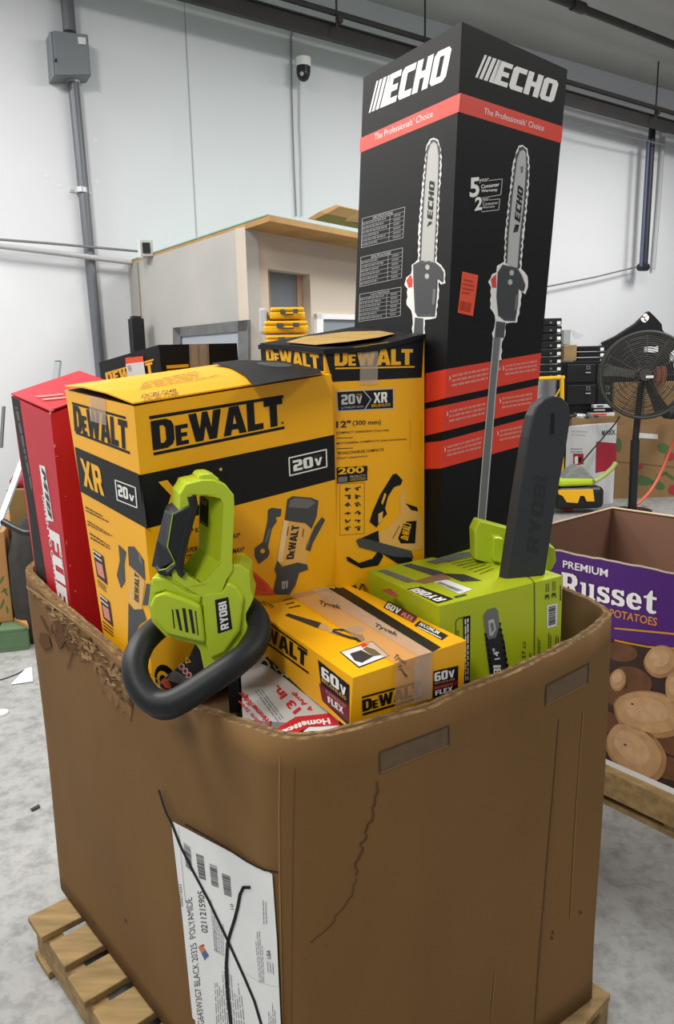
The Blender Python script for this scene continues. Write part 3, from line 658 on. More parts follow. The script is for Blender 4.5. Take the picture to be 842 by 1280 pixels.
# --- tall black pole saw carton
E = Carton('pole_saw_box', 'tall black carton with red bands and pole saw pictures towering above the rest', (577, 27, 1.735), (454, 97, 2.02), (709, 87, 1.935), (553, 560, 1.69), (442.5, 421), (676, 442), M_ECHOBLK)
zt = Z(440, 30, 0.3325)
def echo_logo(f, p0, p1, pt):
    fr = f.frame(p0, p1, pt, 2); sh = 0.10
    for i, (s0, w) in enumerate(((0.0, 0.026), (0.044, 0.034), (0.094, 0.042), (0.152, 0.05))): f.uv(fr, [(s0, 0), (s0 + w, 0), (s0 + w + sh, 1), (s0 + sh, 1)], M_WHITE)
    o, u, v = fr; vs, fs = block('ECHO', 0.26, 0.06); f.mb.add([o + u * (0.2 + x * 0.8) + v * y for x, y in vs], fs, M_WHITE)
fl, fr_ = E.face('l', zt), E.face('r', zt)
echo_logo(fl, (62, 335), (370, 203), (64, 228)); echo_logo(fr_, (462, 200), (772, 303), (464, 103))
fl.poly([(30, 430), (407, 259), (400, 330), (28, 485)], M_REDINK); fr_.poly([(407, 259), (792, 386), (785, 448), (400, 330)], M_REDINK)
fl.text('The Professionals\u2019 Choice', (85, 437), (303, 348), (84, 414), M_WHITE, shear=0.2); fr_.text('The Professionals\u2019 Choice', (497, 338), (720, 403), (496, 314), M_WHITE, shear=0.2)
def wob(P, amp, step):
    o = []; k = 0
    for i in range(len(P)):
        a, c = V(P[i]), V(P[(i + 1) % len(P)]); L = (c - a).length; m = max(1, int(L / step)); d = (c - a).normalized() if L else V((1, 0)); nn = V((-d.y, d.x))
        for t in range(m): k += 1; q = a.lerp(c, t / m) + nn * (amp if k % 2 else -amp) * (0 if t == 0 else 1); o.append((q.x, q.y))
    return o
def saw(f, out, bar, head, lever, neck, bolts):
    f.poly(wob(out[:len(out)], 2.5, 22), M_WHITE, 1)
    f.poly(wob(bar[0], 4, 16), M_DGREY, 2); f.poly(bar[1], M_SILV, 3); f.poly(head, M_DGREY, 3)
    f.poly(inset(head, 0.9), mat('head_grey', '#3a3d3f', 0.5), 4); f.poly(lever, M_REDINK, 3); f.poly(neck, M_DGREY, 2)
    for q in bolts: f.poly(ell(q[0], q[1], 12, 15), M_SILV, 5)
f = E.face('l', Z(440, 150, 0.2265))
saw(f, [(410, 140), (430, 105), (450, 98), (475, 110), (490, 160), (494, 250), (482, 400), (472, 600), (464, 780), (490, 800), (510, 830), (514, 900), (490, 908), (477, 890), (477, 960), (462, 1092), (400, 1102), (398, 1150), (400, 1200), (330, 1200), (333, 1100), (325, 1050), (300, 1020), (305, 930), (288, 910), (298, 870), (325, 848), (328, 800), (362, 770), (366, 600), (382, 400)],
    ([(410, 160), (432, 112), (450, 106), (472, 118), (485, 165), (486, 250), (475, 400), (466, 600), (458, 782), (370, 778), (375, 600), (390, 400)], [(418, 180), (433, 135), (450, 120), (467, 135), (476, 200), (472, 350), (450, 780), (380, 776), (388, 600), (402, 380)]),
    [(335, 800), (370, 780), (455, 784), (488, 812), (505, 840), (503, 897), (485, 880), (470, 872), (468, 950), (455, 1085), (360, 1085), (345, 1060), (337, 900)],
    [(298, 885), (322, 852), (332, 880), (330, 920), (310, 925)], [(345, 1090), (392, 1095), (391, 1200), (338, 1200)], [(415, 812), (412, 862)])
f.block('ECHO', (442, 550), (456, 328), (412, 556), M_BLK, 4, 0.22)
for k in range(3): f.poly([(412 + k * 9, 590 - k * 6), (418 + k * 9, 587 - k * 6), (428 + k * 6, 560), (422 + k * 6, 562)], M_BLK, 4)
f.poly([(445, 935), (462, 930), (455, 1015), (440, 1018)], M_GREY, 5)
for k, (qd, tx) in enumerate((([(55, 545), (290, 480), (280, 650), (50, 705)], 'SPECIFICATIONS'), ([(48, 758), (278, 705), (272, 870), (42, 920)], 'ESPECIFICACIONES'), ([(42, 962), (270, 922), (265, 1080), (36, 1112)], 'CARACT\u00c9RISTIQUES'))):
    f.stroke(qd, 2.2, M_SILV, 2, closed=True); a, c, d, e = qd
    lp = lambda p, q, t: (p[0] + (q[0] - p[0]) * t, p[1] + (q[1] - p[1]) * t)
    for r in range(1, 7): f.stroke([lp(a, e, r / 7), lp(c, d, r / 7)], 1.5, M_SILV, 2)
    f.stroke([lp(lp(a, e, 1 / 7), lp(c, d, 1 / 7), 0.66), lp(e, d, 0.66)], 1.5, M_SILV, 2)
    f.text(tx, lp(lp(a, e, 0.12), lp(c, d, 0.12), 0.25), lp(lp(a, e, 0.12), lp(c, d, 0.12), 0.72), lp(lp(a, e, 0.03), lp(c, d, 0.03), 0.25), M_SILV, 2)
    f.fine([lp(a, e, 1 / 7), lp(lp(a, e, 1 / 7), lp(c, d, 1 / 7), 0.6), lp(e, d, 0.6), e], 6, M_GREY, 2, 0.45, k); f.fine([lp(lp(a, e, 1 / 7), lp(c, d, 1 / 7), 0.75), lp(lp(a, e, 1 / 7), lp(c, d, 1 / 7), 0.95), lp(e, d, 0.95), lp(e, d, 0.75)], 6, M_GREY, 2, 0.45, k + 9)
f = E.face('r', Z(560, 160, 0.2344))
saw(f, [(360, 130), (375, 95), (395, 90), (422, 110), (432, 160), (433, 250), (422, 400), (404, 560), (388, 750), (422, 790), (424, 850), (410, 887), (390, 872), (387, 940), (367, 1037), (307, 1042), (302, 1110), (287, 1140), (280, 1290), (232, 1290), (238, 1120), (233, 1095), (248, 1050), (248, 1000), (223, 960), (228, 850), (213, 820), (233, 780), (256, 770), (260, 735), (298, 713), (303, 560), (323, 380), (343, 200)],
    ([(358, 160), (376, 105), (398, 98), (418, 118), (425, 165), (426, 250), (414, 400), (396, 560), (380, 750), (304, 720), (310, 560), (330, 380)], [(367, 170), (382, 125), (400, 116), (413, 135), (415, 200), (402, 400), (383, 560), (368, 750), (314, 724), (323, 560), (343, 360)]),
    [(264, 770), (290, 728), (370, 747), (395, 790), (412, 840), (403, 872), (376, 852), (372, 940), (357, 1030), (300, 1027), (267, 1000), (257, 900)],
    [(228, 805), (255, 780), (256, 852), (235, 850)], [(255, 1030), (305, 1037), (297, 1120), (247, 1120)], [(338, 772), (330, 822)])
f.block('ECHO', (382, 505), (402, 312), (352, 498), M_BLK, 4, 0.22)
for k in range(3): f.poly([(346 + k * 9, 558 - k * 2), (353 + k * 9, 557 - k * 2), (364 + k * 7, 515), (357 + k * 7, 515)], M_BLK, 4)
f.poly([(360, 890), (372, 890), (366, 970), (352, 970)], M_GREY, 5); f.poly([(385, 205), (402, 205), (396, 240), (388, 240)], M_GREY, 4)
f.text('5', (113, 372), (165, 366), (116, 266), M_WHITE, bold=0.03); f.text('2', (140, 442), (180, 436), (143, 370), M_WHITE, bold=0.03)
f.text('year', (165, 295), (216, 290), (166, 272), M_WHITE); f.text('Consumer', (175, 323), (272, 310), (176, 302), M_WHITE, bold=0.02); f.text('Warranty', (175, 348), (262, 340), (176, 328), M_WHITE, bold=0.02)
f.text('year', (181, 396), (216, 392), (182, 378), M_WHITE); f.text('Consumer', (184, 414), (266, 405), (184, 398), M_WHITE); f.text('Warranty', (184, 434), (248, 426), (184, 418), M_WHITE)
f.stroke([(217, 280), (288, 272), (280, 356), (178, 374)], 4, M_SILV, 2); f.stroke([(217, 384), (275, 378), (269, 436), (178, 447)], 4, M_SILV, 2)
zb_ = Z(520, 430, 0.2031); fr_ = E.face('r', zb_); fl = E.face('l', zb_)
for qd in ([(183, 155), (768, 55), (757, 208), (177, 334)], [(172, 378), (750, 254), (740, 396), (160, 540)], [(155, 597), (740, 440), (728, 605), (150, 766)]): fr_.poly(qd, M_REDINK, 1)
for qd in ([(20, 190), (183, 155), (177, 334), (20, 372)], [(15, 408), (172, 378), (160, 540), (15, 575)], [(12, 612), (155, 597), (150, 766), (12, 772)]): fl.poly(qd, M_REDINK, 1)
for k, qd in enumerate(([(220, 185), (445, 140), (440, 225), (218, 272)], [(205, 405), (425, 355), (420, 440), (200, 490)], [(190, 625), (405, 565), (395, 650), (188, 700)], [(550, 125), (742, 95), (740, 170), (545, 200)], [(530, 325), (715, 295), (710, 375), (525, 405)], [(515, 525), (690, 490), (685, 570), (512, 605)])):
    fr_.fine(qd, 3, M_PINKINK, 2, 0.5, k, True); x, y = qd[0]; fr_.poly([(x - 18, y + 5), (x - 8, y + 24), (x - 16, y + 42), (x - 14, y + 22)], M_WHITE, 2)
fr_.poly([(472, -40), (524, -40), (492, 290), (463, 660), (427, 1100), (374, 1100), (409, 670), (444, 280)], M_SILV, 3)
fr_.poly([(479, -40), (517, -40), (485, 290), (456, 660), (420, 1100), (381, 1100), (416, 670), (451, 280)], M_GREY, 4)
E.done(0.004)
b = MB(); f = Face(b, E.N, E.nr, Z(560, 160, 0.2344), 0.0006); f.poly([(75, 765), (160, 785), (132, 1003), (50, 985)], M_ORANGE, 2)
f.fine([(85, 800), (150, 815), (135, 900), (72, 890)], 4, mat('sticker_print', '#b53a1e', 0.6), 3, 0.4, 4); f.bars([(66, 920), (128, 935), (120, 985), (60, 970)], 16, mat('sticker_print', '#b53a1e', 0.6), 3)
b.build('orange_sticker', E.root)['label'] = 'orange price sticker'

# --- blower carton
Bl = Carton('leaf_blower_box', 'big yellow carton with a leaf blower picture, tallest yellow box at left', (167, 508, 1.385), (81, 487, 1.61), (414, 468, 1.585), (181, 659, 1.397), (129, 792), (422, 709), M_YEL)
zl = Z(80, 480, 0.2655); zr = Z(160, 440, 0.3207)
f = Bl.face('l', zl)
f.poly([(36, 84), (290, 154), (291, 166), (38, 96)], M_BLK); f.poly([(54, 222), (309, 318), (311, 332), (56, 234)], M_BLK)
dewalt(f, (49, 221), (302, 312), (40, 98), M_BLK)
f.poly([(50, 295), (360, 428), (391, 682), (79, 507)], M_BLK)
f.block('XR', (94, 478), (190, 530), (74, 346), M_YELINK, 3)
f.stroke([(240, 452), (335, 488), (343, 583), (250, 545)], 5, M_WHITE, 3, closed=True); f.block('20', (256, 527), (303, 545), (251, 472), M_WHITE, 3); f.block('V', (306, 546), (331, 556), (305, 517), M_WHITE, 3)
for qd, n, sd in (([(100, 572), (218, 640), (220, 662), (104, 605)], 2, 1), ([(108, 638), (230, 715), (232, 728), (112, 668)], 2, 2), ([(120, 695), (250, 785), (252, 802), (126, 735)], 2, 3), ([(155, 915), (205, 960), (208, 995), (160, 950)], 3, 5), ([(180, 1110), (235, 1155), (238, 1200), (186, 1160)], 3, 6)): f.fine(qd, n, M_DKBR, 2, 0.45, sd)
for qd in ([(135, 775), (185, 812), (205, 947), (155, 905)], [(167, 985), (215, 1025), (232, 1145), (185, 1102)]):
    f.poly(qd, M_DKBR, 2); f.poly([(x * 0.62 + 0.38 * (sum(p[0] for p in qd) / 4), y * 0.5 + 0.5 * (sum(p[1] for p in qd) / 4) + 15) for x, y in qd], M_PINKINK, 3); f.fine([qd[0], qd[1], ((qd[1][0] + 8), qd[1][1] + 45), (qd[0][0] + 8, qd[0][1] + 45)], 2, M_WHITE, 3, 0.4, 8)
f.poly([(300, 765), (330, 765), (375, 830), (382, 925), (345, 890), (305, 855)], M_DGREY, 2); f.poly([(305, 850), (345, 885), (378, 930), (366, 1065), (330, 1065), (302, 1022)], M_TAN, 2)
f.poly([(303, 1030), (330, 1062), (370, 1060), (387, 1110), (352, 1135), (322, 1210), (300, 1220)], M_DGREY, 3); f.poly([(255, 755), (292, 790), (283, 850), (287, 930), (267, 962), (248, 900), (262, 830)], M_DGREY, 2)
f.poly([(387, 938), (407, 945), (397, 1042), (370, 1042)], M_DGREY, 3); f.block('DEWALT', (350, 1030), (352, 900), (330, 1015), M_SOFTBLK, 4); f.poly([(350, 790), (366, 820), (366, 850), (352, 830)], M_GREY, 3)
f = Bl.face('r', zr)
f.poly([(82, 250), (605, 167), (606, 179), (83, 263)], M_BLK); f.poly([(98, 392), (609, 289), (610, 300), (100, 404)], M_BLK)
dewalt(f, (97, 384), (605, 284), (87, 270), M_BLK); f.poly(ell(602, 276, 7, 7), M_TAN, 2); f.poly(ell(602, 276, 4, 4), M_BLK, 3)
f.poly([(40, 481), (804, 322), (807, 497), (70, 689)], M_BLK)
f.block('XR', (145, 628), (357, 575), (118, 507), M_YELINK, 3); f.poly(ell(361, 457, 6, 6), M_TAN, 3)
f.stroke([(627, 413), (772, 380), (774, 447), (630, 482)], 5, M_WHITE, 3, closed=True); f.block('20', (645, 466), (722, 448), (641, 424), M_WHITE, 3); f.block('V', (727, 446), (757, 438), (726, 416), M_WHITE, 3); f.text('MAX', (726, 411), (752, 405), (725, 404), M_GREY, 3)
f.text('ER* K', (226, 710), (276, 702), (226, 690), M_SOFTBLK, 2, 0.02); f.text('AX*', (409, 728), (438, 721), (408, 709), M_SOFTBLK, 2, 0.02); f.text('FI POR', (226, 784), (272, 776), (226, 764), M_SOFTBLK, 2, 0.02); f.text('TTS*', (226, 808), (252, 803), (226, 790), M_SOFTBLK, 2, 0.02); f.text('MAX*', (409, 786), (455, 777), (408, 766), M_SOFTBLK, 2, 0.02)
f.poly([(620, 575), (640, 562), (715, 568), (742, 580), (735, 640), (714, 692), (690, 668), (610, 657)], M_DGREY, 2); f.poly([(630, 580), (650, 568), (712, 574), (732, 588), (700, 610), (625, 605)], M_GREY, 3)
f.poly([(607, 655), (690, 665), (714, 690), (692, 842), (640, 848), (580, 817)], M_TAN, 2); f.poly([(607, 655), (625, 658), (600, 820), (580, 817)], mat('cream_ink', '#edd09a', 0.5), 3); dewalt(f, (645, 806), (668, 675), (616, 808), M_SOFTBLK, 4)
f.poly([(545, 615), (560, 607), (598, 612), (595, 640), (575, 645), (580, 660), (560, 690), (545, 760), (552, 780), (545, 800), (510, 827), (495, 800), (493, 765), (525, 740), (543, 660)], M_DGREY, 2); f.poly(ell(524, 776, 9, 9), M_YELINK, 3); f.poly([(548, 690), (556, 690), (540, 742), (533, 740)], M_GREY, 3)
f.poly([(755, 643), (768, 655), (720, 745), (710, 777), (691, 772), (695, 745), (710, 720), (727, 680)], M_DGREY, 2)
f.poly([(582, 812), (600, 837), (660, 820), (697, 828), (702, 848), (667, 860), (652, 910), (630, 945), (563, 945), (580, 870), (571, 850)], M_DGREY, 3); f.block('0V', (600, 925), (625, 920), (598, 895), M_SILV, 4)
f.stroke([(625, 682), (620, 715)], 3, M_MAROON, 4); f.stroke([(684, 690), (680, 720)], 3, M_MAROON, 4); f.poly([(300, 930), (345, 920), (330, 1080), (280, 1100)], M_YELINK, 2)
f = Bl.face('t', zr)
f.fine([(50, 130), (340, 60), (440, 95), (30, 165)], 5, M_DKBR, 2, 0.22, 3)
f.text('DCBL724B', (50, 178), (187, 154), (60, 164), M_SOFTBLK, 2, 0.02)
f.poly([(325, 46), (425, 33), (600, 38), (752, 72), (755, 88), (490, 131), (455, 95), (400, 65)], M_BLK, 2); f.poly(ell(570, 50, 70, 9, 4), M_DGREY, 3)
f = Bl.face('t', ID); f.poly([(84, 487.5), (168, 507.5), (196, 502), (112, 482)], M_DKBR, 2)  # dark patch paints the shade in the gap under the lifted lid
# logo disc near the lower left corner of the right face
f = Bl.face('r', ID)
f.poly(ell(207, 850, 13, 20, -20), M_BLK, 2); f.poly(ell(205, 852, 8, 14, -20), M_YELINK, 3); f.poly(ell(205, 853, 5, 10, -20), M_BLK, 4)
f.poly([(186, 800), (228, 800), (215, 845), (190, 845)], M_YELINK, 1)
Bl.done(0.003)
b = MB(); up = -Bl.cn; a, c = Bl.N, Bl.L; e1 = Bl.R                              # lifted lid flap on top, open at the left
pts = [a + up * 0.004, a.lerp(c, 0.35) + up * 0.012, a.lerp(c, 0.7) + up * 0.013, c + up * 0.006]; far = [p + (e1 - a) * 0.97 for p in (a + up * 0.004, a.lerp(c, 0.35) + up * 0.008, a.lerp(c, 0.7) + up * 0.008, c + up * 0.004)]
for i in range(3): b.prism([pts[i], pts[i + 1], far[i + 1], far[i]], up * 0.003, M_YEL)
f = Face(b, Bl.N + up * 0.0135, Bl.nt, zr, 0.0008)
f.fine([(60, 118), (330, 58), (400, 88), (40, 150)], 5, M_DKBR, 2, 0.2, 3); f.text('DCBL724B', (50, 180), (187, 155), (56, 165), M_SOFTBLK, 2, 0.02)
f.poly([(325, 43), (425, 31), (600, 34), (750, 68), (752, 84), (488, 131), (455, 93), (400, 62)], M_BLK, 2); f.poly(ell(570, 48, 70, 9, 4), M_DGREY, 3)
b.build('top_flap', Bl.root)
b = MB(); f = Face(b, Bl.N, Bl.nl, ID, 0.0006); f.poly([(110, 494), (131, 499), (133, 532), (113, 526)], M_TAPE, 3); b.build('clear_tape', Bl.root)
b = MB(); f = Face(b, Bl.N, Bl.nr, zr, 0.0006); f.poly([(470, 838), (545, 903), (575, 945), (478, 945)], M_ORANGE, 4); f.fine([(480, 860), (540, 910), (555, 940), (482, 920)], 4, mat('sticker_print', '#b53a1e', 0.6), 5, 0.4, 2); b.build('orange_sticker', Bl.root)['label'] = 'orange price sticker'

# --- compact chainsaw carton
Ch = Carton('compact_chainsaw_box', 'tall yellow carton with black top band and a compact chainsaw picture', (405, 440, 1.62), (325, 429, 1.80), (530, 421, 1.745), (422, 709, 1.60), (345, 690), (530, 687), M_YEL)
zc = Z(400, 410, 0.2422); f = Ch.face('r', zc)
f.poly([(21, 124), (536, 46), (524, 256), (64, 278)], M_BLK, 1); dewalt(f, (75, 196), (478, 190), (74, 110), M_YELINK, 2); f.poly([(78, 205), (487, 196), (487, 204), (79, 213)], M_YELINK, 2)
f.poly([(82, 325), (380, 310), (382, 418), (88, 432)], M_SILV, 1); f.poly([(88, 331), (375, 316), (376, 412), (94, 426)], M_BLK, 2)
f.block('20', (110, 397), (180, 391), (109, 345), M_SILV, 3); f.block('V', (186, 391), (217, 388), (185, 352), M_SILV, 3); f.text('LITHIUM ION', (110, 418), (222, 410), (110, 407), M_SILV, 3); f.text('MAX', (188, 349), (215, 347), (188, 340), M_YELINK, 3)
f.stroke([(225, 325), (262, 368), (230, 420)], 5, M_SILV, 3); f.block('XR', (275, 388), (347, 383), (275, 334), M_WHITE, 3); f.text('BRUSHLESS', (265, 409), (362, 402), (265, 394), M_YELINK, 3)
f.text('12"', (83, 516), (158, 512), (83, 480), M_SOFTBLK, 2, 0.03); f.text('(300 mm)', (168, 510), (313, 504), (168, 478), M_SOFTBLK, 2, 0.015)
f.text('COMPACT CHAINSAW (Tool only)', (83, 551), (355, 535), (83, 536), M_SOFTBLK, 2, 0.01); f.text('MOTOSIERRA COMPACTA (Solo herramienta)', (85, 605), (445, 580), (85, 591), M_SOFTBLK, 2, 0.01)
f.text('TRON\u00c7ONNEUSE COMPACTE', (87, 658), (328, 638), (87, 640), M_SOFTBLK, 2, 0.01); f.text('(Outil uniquement)', (87, 682), (242, 669), (87, 666), M_SOFTBLK, 2)
f.stroke([(85, 568), (168, 566)], 3, M_DKBR, 2); f.stroke([(85, 623), (168, 619)], 3, M_DKBR, 2)
f.poly([(85, 720), (243, 711), (243, 786), (87, 803)], M_BLK, 2); f.text('200', (92, 757), (226, 747), (92, 722), M_YELINK, 3, 0.03); f.text('+', (228, 740), (247, 738), (228, 722), M_BLK, 3, 0.03)
f.poly([(92, 770), (140, 766), (140, 793), (92, 798)], M_GREY, 3); f.text('PRODUCTS', (154, 776), (234, 769), (154, 762), M_SILV, 3); f.text('ONE SYSTEM', (154, 790), (234, 783), (154, 779), M_YELINK, 3)
f.stroke([(102, 805), (228, 797), (228, 1060), (102, 1070)], 1.6, M_DKBR, 2, closed=True)
rnd = random.Random(21)
for r in range(6):
    for c_ in range(2):
        cx, cy = 142 + c_ * 52, 828 + r * 41; a0 = rnd.uniform(0, 3); f.stroke([(cx - 14, cy + rnd.uniform(-8, 8)), (cx + 2, cy + rnd.uniform(-10, 10)), (cx + 14, cy + rnd.uniform(-8, 8))], 6, M_SOFTBLK, 2); f.poly(ell(cx + rnd.uniform(-8, 8), cy + 5, rnd.uniform(4, 9), rnd.uniform(6, 11)), M_SOFTBLK, 2)
f.poly([(440, 910), (500, 930), (530, 1000), (528, 1140), (400, 1152), (310, 1112), (295, 1060), (350, 1030), (415, 960), (410, 880), (440, 800), (440, 850)], M_TAN, 2)
f.poly([(375, 755), (395, 752), (425, 785), (415, 810), (395, 815), (380, 822), (350, 870), (335, 930), (345, 960), (320, 985), (290, 1030), (255, 1000), (270, 950), (310, 860)], M_BLK, 3); f.poly([(332, 850), (342, 860), (322, 912), (315, 902)], M_YELINK, 4); f.poly([(300, 960), (325, 945), (320, 990), (300, 1010)], M_TAN, 4)
f.poly([(440, 905), (500, 925), (505, 947), (470, 940)], M_BLK, 3); f.poly([(435, 1000), (497, 995), (490, 1112), (415, 1112), (402, 1085)], M_BLK, 3); dewalt(f, (452, 1098), (472, 1010), (415, 1085), M_YELINK, 4)
f.poly([(210, 1085), (300, 1045), (305, 1105), (240, 1130)], M_BLK, 3); f.poly([(186, 1098), (198, 1086), (225, 1085), (470, 1150), (482, 1185), (380, 1180), (200, 1130)], M_DGREY, 5); f.poly([(135, 1180), (150, 1182), (200, 1213), (270, 1190), (310, 1135), (325, 1180), (300, 1225), (210, 1240), (140, 1202)], M_BLK, 3)
f.poly([(320, 1165), (475, 1185), (475, 1215), (400, 1215)], M_BLK, 4); f.stroke([(375, 1085), (410, 1020)], 3, M_MAROON, 4)
f.stroke([(465, 475), (463, 640)], 2, mat('crease_yellow', '#c98f08', 0.5), 2); f.stroke([(522, 470), (520, 640)], 2, mat('crease_yellow', '#c98f08', 0.5), 2)
f = Ch.face('l', Z(300, 400, 0.3088)); f.poly([(81, 94), (335, 132), (340, 290), (92, 260)], M_BLK, 1); dewalt(f, (107, 166), (322, 200), (102, 112), M_YELINK, 2); f.poly([(100, 103), (318, 132), (318, 138), (101, 109)], M_YELINK, 2)
f = Ch.face('t', Z(300, 400, 0.3088)); f.poly([(81, 94), (340, 128), (745, 66), (500, 20)], M_BLK, 1)
Ch.done(0.004)
b = MB(); up = -Ch.cn                                     # sagging lid
rows = 9; grid = []
for i in range(rows):
    for j in range(rows):
        s, t = i / (rows - 1), j / (rows - 1); p = Ch.N + (Ch.L - Ch.N) * s + (Ch.R - Ch.N) * t
        h = 0.003 - 0.004 * s + 0.003 * math.sin(math.pi * s) + 0.004 * math.cos(t * 7 + s * 2) + 0.005 * max(0, t - 0.75) * 4 * (1 - s) - 0.004 * t
        e = 0.006; p = p + (Ch.N - Ch.L).normalized() * (e * (1 - s)) + (Ch.N - Ch.R).normalized() * (e * (1 - t)); grid.append(p + up * h)
b.add(grid, [(i * rows + j, i * rows + j + 1, (i + 1) * rows + j + 1, (i + 1) * rows + j) for i in range(rows - 1) for j in range(rows - 1)], M_BLKCART, True)
lo = [p - up * 0.011 for p in grid]
for j in range(rows - 1): b.add([grid[j], grid[j + 1], lo[j + 1], lo[j]], [(0, 1, 2, 3)], M_BLKCART); k = j * rows; b.add([grid[k], grid[k + rows], lo[k + rows], lo[k]], [(0, 1, 2, 3)], M_BLKCART)
P = [Ch.N + (Ch.L - Ch.N) * s + (Ch.R - Ch.N) * t + up * (0.0105 - 0.007 * s) for s, t in ((0.22, 0.06), (0.12, 0.3), (0.1, 0.6), (0.2, 0.85), (0.55, 0.95), (0.85, 0.8), (0.92, 0.4), (0.7, 0.08))]
b.poly(P, mat('worn_tan_print', '#c9a45a', 0.45, var=0.2, scale=20)); b.build('top_flap', Ch.root)
b = MB(); f = Face(b, Ch.N, Ch.nr, zc, 0.0006); f.poly([(205, 110), (300, 98), (296, 290), (205, 292)], M_TAPE, 5); b.build('clear_tape', Ch.root)['label'] = 'clear packing tape'

# --- red carton
Rd = Carton('red_tool_box', 'narrow red carton leaning in the far left corner with a black side strip', (63, 518, 1.74), (14, 495, 1.895), (150, 485, 1.93), (90, 768, 1.745), (42, 700), (190, 700), M_REDCART)
zr2 = Z(0, 480, 0.2578); f = Rd.face('l', zr2)
f.poly([(54, 58), (93, 78), (165, 560), (240, 1040), (255, 1200), (200, 1150), (140, 620)], M_BLK, 1)
f.fine([(150, 520), (68, 110), (88, 112), (158, 500)], 1, mat('grey_green_print', '#5a6458', 0.6), 2, 0.7, 2, True)
f.poly([(190, 392), (217, 400), (259, 668), (228, 660)], M_WHITE, 2); f.block('M18', (199, 402), (236, 652), (216, 408), M_SOFTBLK, 3, 0.22)
f.block('FUEL', (236, 700), (300, 1190), (282, 690), M_WHITE, 2, 0.22); f.text('DRIVEN TO OUTPERFORM', (203, 540), (290, 1110), (214, 536), M_WHITE, 2, 0.02)
f.fine([(296, 800), (328, 990), (316, 992), (285, 800)], 1, M_PINKINK, 2, 0.5, 4)
f = Rd.face('t', zr2); f.fine([(170, 55), (300, 45), (325, 75), (225, 85)], 2, M_PINKINK, 2, 0.5, 3, True)
f = Rd.face('r', zr2); M_SCUFF = mat('scuff_mark', '#d8a39a', 0.7)
for q in ((243, 140, 6, 9), (252, 128, 9, 4), (265, 300, 4, 9), (322, 770, 2, 14), (340, 880, 3, 6), (365, 1005, 3, 5), (318, 545, 5, 2), (275, 350, 8, 2)): f.poly(ell(*q), M_SCUFF, 1)
Rd.done(0.003)
b = MB(); up = -Rd.cn; dd = (Rd.R - Rd.N); b.prism([Rd.N + up * 0.007, Rd.L + up * 0.004, Rd.L + dd + up * 0.004, Rd.N + dd + up * 0.005], up * 0.003, M_REDCART)
f = Face(b, Rd.N + up * 0.010, Rd.nt, zr2, 0.0006); f.fine([(165, 55), (300, 42), (325, 72), (225, 82)], 2, M_PINKINK, 3, 0.5, 3, True); b.build('top_flap', Rd.root)

# --- black carton behind
Bk = Carton('black_tool_box', 'black carton with yellow lettering and a white sticker behind the blower box', (198, 431, 1.93), (123.5, 453, 2.13), (296, 429, 2.07), (203, 475, 1.93), (130, 500), (300, 480), M_BLKCART)
zk = Z(110, 420, 0.2732); f = Bk.face('l', zk); f.block('DEWALT', (85, 218), (300, 168), (78, 172), M_YELINK, 2); f.poly([(78, 168), (300, 104), (300, 112), (79, 176)], M_YELINK, 2)
f = Bk.face('r', zk); f.poly([(358, 135), (460, 128), (460, 142), (360, 150)], M_YELINK, 2); f.poly([(362, 158), (460, 150), (460, 200), (364, 205)], M_YELINK, 2)
Bk.done(0.003)
b = MB(); f = Face(b, Bk.N, Bk.nl, zk, 0.0006); f.poly([(170, 100), (250, 92), (254, 118), (172, 128)], M_ORANGE, 4); f.poly([(172, 128), (254, 118), (262, 178), (182, 190)], M_PAPER, 4); f.fine([(180, 135), (200, 133), (205, 160), (185, 162)], 3, M_GREY, 5, 0.5, 3); b.build('sticker', Bk.root)['label'] = 'white and orange sticker'
b = MB(); f = Face(b, Bk.N, Bk.nr, zk, 0.0006)
for k, w in enumerate(((462, 540), (470, 500), (510, 552))): f.poly([(w[0], 38), (w[1], 36), (w[1] + 4, 170), (w[0] + 4, 170)], M_TAPE, 3 + k)
b.build('clear_tape', Bk.root)

# --- lime chainsaw carton
Gr = Carton('lime_chainsaw_box', 'lime green carton with a chainsaw bar picture beside the yellow saw box', (548.5, 758, 1.34), (459, 714, 1.62), (703, 719.5, 1.465), (551, 850, 1.345), (463, 760), (700, 807), M_LIMECART)
zg = Z(450, 680, 0.3088); f = Gr.face('r', zg)
f.stroke([(387, 400), (387, 315), (395, 303), (415, 297)], 3, M_SOFTBLK, 2); f.poly([(416, 295), (446, 289), (443, 562), (421, 566)], M_BLK, 2); f.fine([(424, 555), (421, 305), (441, 300), (440, 550)], 2, M_WHITE, 3, 0.5, 4, True)
f.text('GB', (400, 372), (400, 350), (391, 372), M_SOFTBLK, 2)
f.poly([(504, 370), (560, 310), (585, 400), (597, 500), (594, 545), (528, 560), (515, 460)], M_SOFTBLK, 2)
for k in range(9):
    t = k / 8; f.poly([(502 + 24 * t, 360 + 170 * t), (514 + 24 * t, 360 + 170 * t), (514 + 24 * t, 372 + 170 * t), (504 + 24 * t, 372 + 170 * t)], M_BLK, 3); f.poly([(558 + 34 * t, 318 + 190 * t), (570 + 34 * t, 318 + 190 * t), (570 + 34 * t, 330 + 190 * t), (560 + 34 * t, 330 + 190 * t)], M_BLK, 3)
f.poly([(499, 290), (513, 268), (545, 257), (558, 270), (564, 330), (548, 380), (518, 386), (504, 340)], M_GREY, 4); f.poly([(518, 310), (540, 303), (550, 345), (535, 372), (522, 370)], M_SILV, 5); f.poly([(525, 322), (538, 318), (543, 345), (533, 358)], M_GREY, 6)
f.text('14"', (566, 466), (558, 420), (543, 470), M_WHITE, 5, 0.02); f.block('RYOBI', (580, 620), (568, 490), (550, 622), M_WHITE, 5)
